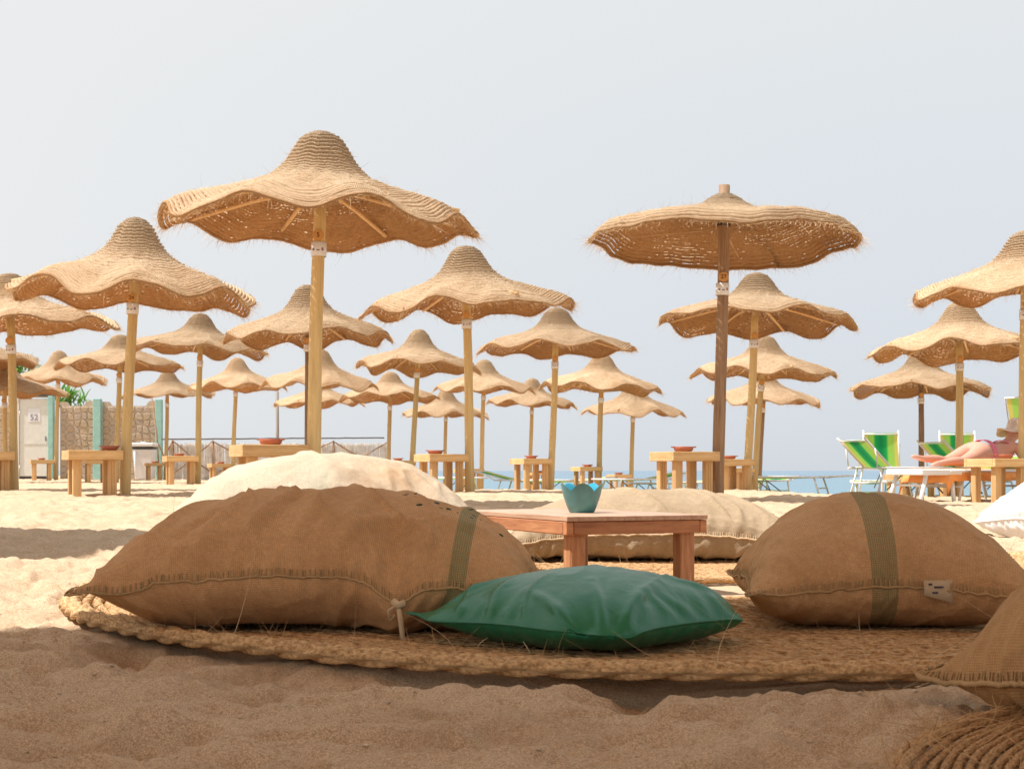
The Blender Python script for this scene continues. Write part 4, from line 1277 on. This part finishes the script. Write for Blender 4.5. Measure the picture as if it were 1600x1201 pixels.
# ------------------------------------------------------------------ sacks and cushions (small cloth simulation)
def pillow(W, H, nx, ny, vol, seed, steps=620, iters=3, hy=3, G=3):
    rng = np.random.default_rng(seed)
    dx = W / (nx - 1); dy = H / (ny - 1); dt = 1 / 200; damp = .975
    X, Y = np.meshgrid(np.linspace(-W / 2, W / 2, nx), np.linspace(-H / 2, H / 2, ny))
    P = np.zeros((2, ny, nx, 3)); P[..., 0] = X; P[..., 1] = Y
    e = np.minimum.reduce([X + W / 2, W / 2 - X, Y + H / 2, H / 2 - Y])
    P[0, :, :, 2] = .12 + e * .25; P[1, :, :, 2] = .12 - e * .25
    P[..., 2] += rng.normal(0, .003, P.shape[:3])
    P[1, 0] = P[0, 0]; P[1, -1] = P[0, -1]; P[1, :, 0] = P[0, :, 0]; P[1, :, -1] = P[0, :, -1]
    V = np.zeros_like(P); dg = np.hypot(dx, dy)
    def con(A, B, rest, k):
        d = B - A; l = np.sqrt((d * d).sum(-1, keepdims=True)) + 1e-9
        c = d * ((l - rest) / l * .5 * k); A += c; B -= c
    def volume():
        f = 0
        for s, sg in ((0, 1), (1, -1)):
            p = P[s]; zc = (p[:-1, :-1, 2] + p[1:, :-1, 2] + p[:-1, 1:, 2] + p[1:, 1:, 2]) / 4
            a = p[1:, 1:] - p[:-1, :-1]; b = p[1:, :-1] - p[:-1, 1:]
            f += sg * (zc * .5 * (a[..., 0] * b[..., 1] - a[..., 1] * b[..., 0])).sum()
        return abs(f)
    for st in range(steps):
        n = np.empty_like(P)
        for s in (0, 1):
            gx = np.gradient(P[s], axis=1); gy = np.gradient(P[s], axis=0)
            c = np.cross(gx, gy); n[s] = c / (np.sqrt((c * c).sum(-1, keepdims=True)) + 1e-9) * (1 if s == 0 else -1)
        v = volume(); pr = np.clip((vol - v) / vol * 900, -20, 120)
        zt = P[..., 2].max(); hyd = hy * (zt - P[..., 2:3]) / max(zt, .1)
        V += dt * (n * (pr + hyd)); V[..., 2] -= dt * G
        Q = P.copy(); P = P + V * dt
        for it in range(iters):
            for o in (0, 1):
                con(P[:, :, o:nx - 1:2], P[:, :, o + 1:nx:2], dx, 1); con(P[:, o:ny - 1:2], P[:, o + 1:ny:2], dy, 1)
            if it == 0:
                con(P[:, :-1, :-1], P[:, 1:, 1:], dg, .2); con(P[:, :-1, 1:], P[:, 1:, :-1], dg, .2)
                for o in (0, 1, 2):
                    con(P[:, :, o:nx - 2:3], P[:, :, o + 2:nx:3], 2 * dx, .10); con(P[:, o:ny - 2:3], P[:, o + 2:ny:3], 2 * dy, .10)
            for sl in ((slice(0, 1), slice(None)), (slice(-1, None), slice(None)), (slice(None), slice(0, 1)), (slice(None), slice(-1, None))):
                mm = (P[0][sl] + P[1][sl]) * .5; P[0][sl] = mm; P[1][sl] = mm
            P[..., 2] = np.maximum(P[..., 2], 0)
        V = (P - Q) / dt * damp
        c = P[..., 2] < .003; V[c, :2] *= .3
    return P

def upsample(P, k):
    """k-fold refinement of each sheet with smoothing, borders kept shared"""
    _, ny, nx, _ = P.shape
    def cub(A, axis, N):
        n = A.shape[axis]; t = np.linspace(0, n - 1, N); i = np.clip(np.floor(t).astype(int), 0, n - 2); f = t - i
        sh = [1] * A.ndim; sh[axis] = N; f = f.reshape(sh)
        g = lambda j: np.take(A, np.clip(j, 0, n - 1), axis)
        a, b, c, d = g(i - 1), g(i), g(i + 1), g(i + 2)
        return b + .5 * f * (c - a + f * (2 * a - 5 * b + 4 * c - d + f * (3 * (b - c) + d - a)))
    return cub(cub(P, 1, (ny - 1) * k + 1), 2, (nx - 1) * k + 1)

def sack(name, label, cat, mat, dims, sheet, vol, centre, rot, seed, z=None, tilt=(0, 0), wrinkle=1.0, res=(56, 40), pull=(), seam_mat='thread', seam_r=.0028, group=None, stitch=True, folds=(), warp=None, seamside=True, k=3, hyG=(3, 3), relax=0, under=0.0):
    W, H = sheet
    P = pillow(W, H, res[0], res[1], vol, seed, hy=hyG[0], G=hyG[1])
    P = upsample(P, k); _, ny, nx, _ = P.shape
    for _i in range(relax):
        Q = P.copy()
        P[:, 1:-1, 1:-1] = Q[:, 1:-1, 1:-1] * .4 + .15 * (Q[:, :-2, 1:-1] + Q[:, 2:, 1:-1] + Q[:, 1:-1, :-2] + Q[:, 1:-1, 2:])
        for sl in ((slice(None), 0), (slice(None), -1)):
            P[:, 0, 1:-1] = .4 * Q[:, 0, 1:-1] + .3 * (Q[:, 0, :-2] + Q[:, 0, 2:]); P[:, -1, 1:-1] = .4 * Q[:, -1, 1:-1] + .3 * (Q[:, -1, :-2] + Q[:, -1, 2:])
            P[:, 1:-1, 0] = .4 * Q[:, 1:-1, 0] + .3 * (Q[:, :-2, 0] + Q[:, 2:, 0]); P[:, 1:-1, -1] = .4 * Q[:, 1:-1, -1] + .3 * (Q[:, :-2, -1] + Q[:, 2:, -1])
            break
    X, Y = np.meshgrid(np.linspace(-W / 2, W / 2, nx), np.linspace(-H / 2, H / 2, ny))
    e = np.minimum.reduce([X + W / 2, W / 2 - X, Y + H / 2, H / 2 - Y])
    # cloth folds: long soft creases running in from the seam, puckers at the seam
    for s in (0, 1):
        gx = np.gradient(P[s], axis=1); gy = np.gradient(P[s], axis=0)
        c = np.cross(gx, gy); n = c / (np.linalg.norm(c, axis=-1, keepdims=True) + 1e-9) * (1 if s == 0 else -1)
        u = X * (1 if True else 1)
        long = np.clip(1 - np.abs(fbm(u * 6.5 + Y * 3.0, Y * 2.0 + s * 9, seed + 1, 3)) * 3.2, 0, 1) ** 2
        long2 = np.clip(1 - np.abs(fbm(X * 3.0 + s * 4, Y * 9 + X * 2, seed + 8, 3)) * 3.2, 0, 1) ** 2
        puck = np.sin(np.where(np.minimum(Y + H / 2, H / 2 - Y) < np.minimum(X + W / 2, W / 2 - X), X, Y) * 2 * pi / .055 + 4 * fbm(X * 6, Y * 6, seed, 2))
        h = (long * .0115 + long2 * .005 * smooth(.3, .0, e / min(W, H))) * smooth(0, .05, e) * wrinkle
        h = h + puck * .0035 * wrinkle * smooth(0, .02, e) * smooth(.14, .02, e) * (.4 + vnoise(X * 8, Y * 8, seed + 4))
        h = h + fbm(X * 14, Y * 14, seed + 2, 3) * .0022 * wrinkle * smooth(0, .03, e)
        if s == 0:
            for (x0, y0, x1, y1, wd, am) in folds:       # single ridges given by hand (sheet coordinates)
                ax, ay = x1 - x0, y1 - y0; L2 = ax * ax + ay * ay
                t = np.clip(((X - x0) * ax + (Y - y0) * ay) / L2, 0, 1)
                dd = np.hypot(X - x0 - ax * t, Y - y0 - ay * t)
                h = h + am * np.exp(-(dd / wd) ** 2) * np.sin(pi * np.clip(t, .08, .92))
        P[s] += n * h[..., None]
    q = P.reshape(-1, 3); lo, hi = q.min(0), q.max(0)
    P = (P - [(lo[0] + hi[0]) / 2, (lo[1] + hi[1]) / 2, lo[2]]) / (hi - lo) * np.array(dims)
    if under:
        zs = float(np.median(np.concatenate([P[0, 0, :, 2], P[0, -1, :, 2]])))
        f = 1 - under * np.clip(1 - P[1, ..., 2] / zs, 0, 1) ** 1.6
        P[1, ..., 0] *= f; P[1, ..., 1] *= f
        tip = np.exp(-((np.abs(X) - W / 2) ** 2 + (np.abs(Y) - H / 2) ** 2) / .10 ** 2)
        P[..., 2] += (zs * 1.02 - P[..., 2]) * tip * .55
    if warp: P = warp(P, X, Y)
    for (x0, wd, dz, dyy) in pull:                       # local pull on the front seam
        w = np.exp(-((P[..., 0] - x0) / wd) ** 2) * np.exp(-((Y + H / 2) / (.16 * H + .02)) ** 2)[None]
        P[..., 2] += dz * w; P[..., 1] += dyy * w
    ctx, stx, cty, sty = cos(tilt[0]), sin(tilt[0]), cos(tilt[1]), sin(tilt[1])
    x, y, zz = P[..., 0], P[..., 1], P[..., 2]
    y, zz = y * ctx - zz * stx, y * stx + zz * ctx
    x, zz = x * cty + zz * sty, -x * sty + zz * cty
    cr, sr = cos(rot), sin(rot)
    P = np.stack([x * cr - y * sr, x * sr + y * cr, zz], -1)
    idx0 = np.arange(ny * nx).reshape(ny, nx); idx1 = idx0.copy(); 
    inner = np.zeros((ny, nx), bool); inner[1:-1, 1:-1] = True
    idx1[inner] = ny * nx + np.arange(inner.sum())
    V = np.vstack([P[0].reshape(-1, 3), P[1][inner]])
    uv = np.vstack([np.stack([X, Y], -1).reshape(-1, 2), np.stack([X, -Y - H], -1)[inner]])
    Fq = []
    for ix, fl in ((idx0, 1), (idx1, -1)):
        a, b, c, d = ix[:-1, :-1], ix[:-1, 1:], ix[1:, 1:], ix[1:, :-1]
        f = np.stack([a, b, c, d], -1).reshape(-1, 4); Fq.append(f if fl > 0 else f[:, ::-1])
    if z is None: z = float(ground_macro(*centre)) + .022
    o = obj(name, mesh_np(name, V, np.vstack(Fq), True, uv), mat, None, (centre[0], centre[1], z))
    tag(o, label, cat, group)
    ring = np.concatenate([idx0[0, :-1], idx0[:-1, -1], idx0[-1, :0:-1], idx0[:0:-1, 0]])
    path = V[ring]; outw = path - V[:len(P[0].reshape(-1, 3))].mean(0); outw[:, 2] = 0; outw /= np.linalg.norm(outw, axis=1, keepdims=True) + 1e-9
    g = np.random.default_rng(seed + 5)
    jt = np.convolve(np.tile(g.normal(0, 1, len(path)), 3), np.ones(5) / 5, 'same')[len(path):2 * len(path)]
    path = path + outw * seam_r * .8 + np.stack([0 * jt, 0 * jt, jt], -1) * (.004 if stitch else 0)
    if stitch:
        pr = [rope_mesh(path, seam_r, True, 2, .02, 8)]
        # whip stitches lying across the seam on the upper sheet
        sl = np.concatenate([[0], np.cumsum(np.linalg.norm(np.diff(path, axis=0), axis=1))]); m = int(sl[-1] / .0095)
        rows = 4
        inn = np.concatenate([idx0[rows, :-1], idx0[:-1, -1 - rows], idx0[-1 - rows, :0:-1], idx0[:0:-1, rows]])
        k0 = np.clip(np.searchsorted(sl, np.linspace(0, sl[-1], m)), 0, len(ring) - 1)
        A = path[k0] + [0, 0, .003]; ii = V[inn[k0]]; dv = ii - A; ln = np.linalg.norm(dv, axis=1, keepdims=True) + 1e-6
        Bp = A + dv / ln * np.minimum(ln, .012) + [0, 0, .002]
        for a, b in zip(A, Bp):
            if np.linalg.norm(b - a) > .03: continue
            pr.append(rope_mesh(np.array([a, (a + b) / 2 + [0, 0, .002], b]), .0016, False, 2, .05, 4))
        sm = joined('seam', pr)
    else:
        sm = joined('seam', [rope_mesh(path, seam_r, True, 1, 9, 8)])
    obj('seam', sm, MAT[seam_mat] if isinstance(seam_mat, str) else seam_mat, o)
    if stitch:
        nf = 160; kk = g.integers(0, len(path), nf)
        d = outw[kk] + g.normal(0, .8, (nf, 3))
        tag(obj('loose_thread', strips('loose_thread', path[kk], d, .008 + .03 * g.random(nf) ** 2, .0006, g, .5, 3), MAT[seam_mat], o), kind='stuff')
    return o, path, z

jute = m_burlap('jute_brown', (.72, .425, .21), (.60, .335, .155), (.355, .40, (.05, .15, .07)), (.36, .02, .20, .22), .62)
jute2 = m_burlap('jute_striped', (.70, .415, .205), (.58, .33, .155), (-.065, .012, (.08, .13, .06)), None, .62)
jute3 = m_burlap('jute_near', (.64, .38, .18), (.52, .30, .135), None, None)
cream = m_burlap('jute_cream', (.66, .55, .41), (.57, .46, .32), (-.06, .02, (.38, .40, .28)), None, .45, (.25, -.22, .22, (.42, .22, .09)))
cream2 = m_burlap('jute_cream_rear', (.50, .38, .25), (.42, .31, .19), None, None)
GR = 'burlap sacks lying as floor cushions'

A_, pathA, zA = sack('burlap_sack', 'large brown burlap sack in front with tied seam and dark specks at its right', 'sack cushion', jute,
    (1.00, .63, .318), (1.22, .84), .20, (-.42, 3.37), R(-2), 3, wrinkle=1.05, under=.24, pull=((.185, .055, -.045, -.012), (-.30, .05, .012, 0)), res=(64, 44),
    folds=((-.44, -.34, -.28, .1, .022, .018), (-.30, -.38, -.12, .08, .022, .016), (-.20, -.39, -.04, .0, .018, .014), (-.06, -.38, .06, .04, .018, .013), (.06, -.38, .16, .02, .02, .012), (.085, -.35, .115, -.27, .020, .020), (.10, -.28, .20, -.225, .020, .022), (.18, -.225, .285, -.26, .020, .022), (.27, -.25, .32, -.33, .020, .018), (.16, -.31, .24, -.31, .05, -.014), (.30, -.22, .46, -.18, .03, .012), (-.5, -.1, -.3, .2, .025, .014), (-.38, -.36, -.2, -.1, .018, -.012), (-.13, -.36, .0, .1, .02, -.010)),
    group=GR)
B_, _, _ = sack('burlap_sack', 'cream sunlit burlap sack behind the large brown one', 'sack cushion', cream,
    (1.06, .70, .415), (1.25, .88), .25, (-.63, 4.98), R(6), 5, under=.2, seam_mat='thread_pale', group=GR, wrinkle=1.3)
C_, _, _ = sack('burlap_sack', 'pale low burlap sack lying behind the red brown table', 'sack cushion', cream2,
    (1.10, .60, .275), (1.25, .80), .15, (.53, 5.72), R(-1), 8, seam_mat='thread_pale', seam_r=.004, group=GR, wrinkle=1.2)
def low_seam(P, X, Y):
    P[..., 2] = .305 * np.clip(P[..., 2] / .305, 0, 1) ** 1.28
    return P
D_, pathD, zD = sack('burlap_sack', 'domed brown burlap sack at right with green stripe and cloth tag', 'sack cushion', jute2,
    (.635, .72, .300), (.92, .98), .24, (.845, 3.45), R(-5), 13, warp=low_seam, under=.14, group=GR, wrinkle=.8)
E_, _, _ = sack('burlap_sack', 'nearest brown sack entering at the right edge of the frame', 'sack cushion', jute3,
    (.98, .66, .385), (1.10, .80), .19, (1.20, 2.08), R(12), 17, under=.2, tilt=(0, -.20), group=GR, seam_mat='thread', seam_r=.0045)
def corners(P, X, Y):
    for sx in (-1, 1):
        for sy in (-1, 1):
            w = np.exp(-((X - sx * .30) ** 2 + (Y - sy * .30) ** 2) / .09 ** 2)
            P[..., 0] += sx * .038 * w; P[..., 1] += sy * .038 * w; P[..., 2] += (.056 - P[..., 2]) * w * .9
    return P
G_, _, _ = sack('green_cushion', 'dark green faux leather cushion lying between the two brown sacks', 'cushion', MAT['green'],
    (.505, .505, .155), (.60, .60), .033, (.16, 3.00), R(-46), 23, hyG=(.3, .6), relax=60, warp=corners, wrinkle=.45, under=.2, res=(48, 48), seam_mat=MAT['green'], seam_r=.0025, stitch=False,
    folds=((.285, -.255, .10, -.10, .013, .013), (.27, -.20, .17, .03, .012, .010), (.22, -.28, .0, -.20, .013, .011), (.25, -.25, .06, -.02, .020, -.008), (.28, .26, .12, .06, .018, .009), (.20, .27, .05, .16, .014, .007), (-.26, -.27, -.10, -.10, .018, .009), (-.05, -.29, -.10, -.12, .015, .007)))
W_, _, _ = sack('white_beanbag', 'white cotton beanbag cut by the right edge of the frame', 'beanbag', m_plain('white_cotton', (.72, .71, .70), .9, .1, .04, .3, 40),
    (1.05, .8, .42), (1.2, .95), .3, (3.0, 7.35), R(10), 31, tilt=(0, -.2), seam_mat='plate', stitch=False, res=(40, 32))

def knot():
    i = np.argmin(np.abs(pathA[:, 0] - .185) + 10 * (pathA[:, 1] > 0)); p = pathA[i]
    m = MB()
    m.tube([p + (-.010, -.006, .004), p + (0, -.014, -.004), p + (.012, -.006, .0)], .009, 8)
    m.tube([p + (0, -.012, -.004), p + (.006, -.018, -.035), p + (.010, -.014, -.07), p + (.013, -.010, -.098)], [.005, .006, .0055, .0035], 7)
    m.tube([p + (-.004, -.012, -.004), p + (-.020, -.016, -.014), p + (-.018, -.014, -.034), p + (-.006, -.012, -.024)], .0035, 6)
    m.tube([p + (.010, -.014, -.07), p + (.020, -.014, -.082)], [.005, .002], 5)
    obj('tie', m, MAT['thread_pale'], A_)
knot()
def cloth_tag():
    i = np.argmin(np.abs(pathD[:, 0] - .03) + 10 * (pathD[:, 1] > 0)); p = pathD[i] + np.array((0, -.008, .016))
    m = MB(); vs = []; n = 6
    for k in range(n + 1):
        u = k / n
        for j in range(3):
            v = j / 2; w = .062 * u
            vs.append(p + np.array((w, -.004 * sin(u * 5) - .004 * v, -.044 * v * (.72 + .4 * u) + .002)))
    m.add(vs, [(k * 3 + j, (k + 1) * 3 + j, (k + 1) * 3 + j + 1, k * 3 + j + 1) for k in range(n) for j in range(2)], True)
    o = obj('cloth_tag', m, m_plain('tag_cloth', (.55, .42, .28), .9, .1, .15, .4, 60), D_)
    s = o.modifiers.new('s', 'SOLIDIFY'); s.thickness = .002
    m = MB()
    for (a, b, w) in ((.030, -.012, .020), (.022, -.024, .012), (.012, -.006, .008)): m.box(p + np.array((a, -.0085, b)), (w, .0012, .004))
    obj('printed_mark', m, MAT['dark_ink'], o)
cloth_tag()

# ------------------------------------------------------------------ low red brown table and blue bowl
def build_low_table():
    c0 = np.array((.157, 4.26)); ux = np.array((cos(R(23.8)), sin(R(23.8)))); uy = np.array((-ux[1], ux[0]))
    w, l = .474, .82
    c = c0 + ux * w / 2 + uy * l / 2; zg = float(ground_macro(*c)) + .012
    ztop = CZ - .133; h = ztop - zg
    root = empty('low_table', (c[0], c[1], zg), (0, 0, R(23.8))); tag(root, 'low red brown wooden table on the mat holding the blue bowl', 'low table')
    fr = .055
    nP = 5; pw = (w - .0) / nP
    for k in range(nP):
        m = MB(); m.box((0, 0, 0), (pw - .0008, l + .008, .014), 0, .0012)
        obj('top_plank', m, MAT['redwood_top'], root, (-w / 2 + pw * (k + .5), 0, h - .007))
    for (cx, cy, L, r) in ((0, -l / 2 + .011, w - .05, 0), (0, l / 2 - .011, w - .05, 0), (-w / 2 + .011, 0, l - .05, pi / 2), (w / 2 - .011, 0, l - .05, pi / 2)):
        m = MB(); m.box((0, 0, 0), (L, .022, fr - .016), 0, .003); obj('apron_board', m, MAT['redwood'], root, (cx, cy, h - .015 - (fr - .016) / 2), (0, 0, r))
    for sx in (-1, 1):
        for sy in (-1, 1):
            m = MB(); m.box((0, 0, 0), (.0235, .0235, fr - .016), 0, .002); obj('corner_block', m, MAT['redwood'], root, (sx * (w / 2 - .0125), sy * (l / 2 - .0125), h - .0155 - (fr - .016) / 2))
            m = MB(); m.box((0, 0, 0), (.050, .050, h - .016), 0, .004); obj('leg', m, MAT['redwood_leg'], root, (sx * (w / 2 - .052), sy * (l / 2 - .052), (h - .016) / 2 - .002))
    return ztop
ztop = build_low_table()
def blue_bowl():
    d = 4.66; x = (909 - 800) / F * d
    def sh(r, z, q):
        t = max(0, (z - .02) / .075)
        a = abs(cos((q + pi / 2) * 2.5)) ** 1.0
        return r * (1 + .10 * t * (a - .5)), z + .034 * t * t * (a - .6)
    outp = [(.001, 0), (.034, 0), (.040, .003), (.049, .025), (.058, .052), (.064, .078), (.0655, .084)]
    inp = [(.0655, .084), (.0625, .083), (.055, .055), (.044, .025), (.030, .012), (.001, .010)]
    root = empty('blue_bowl', (x, d, ztop - .0005)); tag(root, 'petal rimmed ceramic bowl, turquoise inside and grey green outside', 'bowl')
    m = MB(); m.lathe(outp, 60, fn=sh); o = obj('outside', m, MAT['glaze_out'], root); o.rotation_euler = (0, 0, 0)
    m = MB(); m.lathe(inp, 60, fn=sh); obj('inside', m, MAT['glaze_in'], root)
blue_bowl()
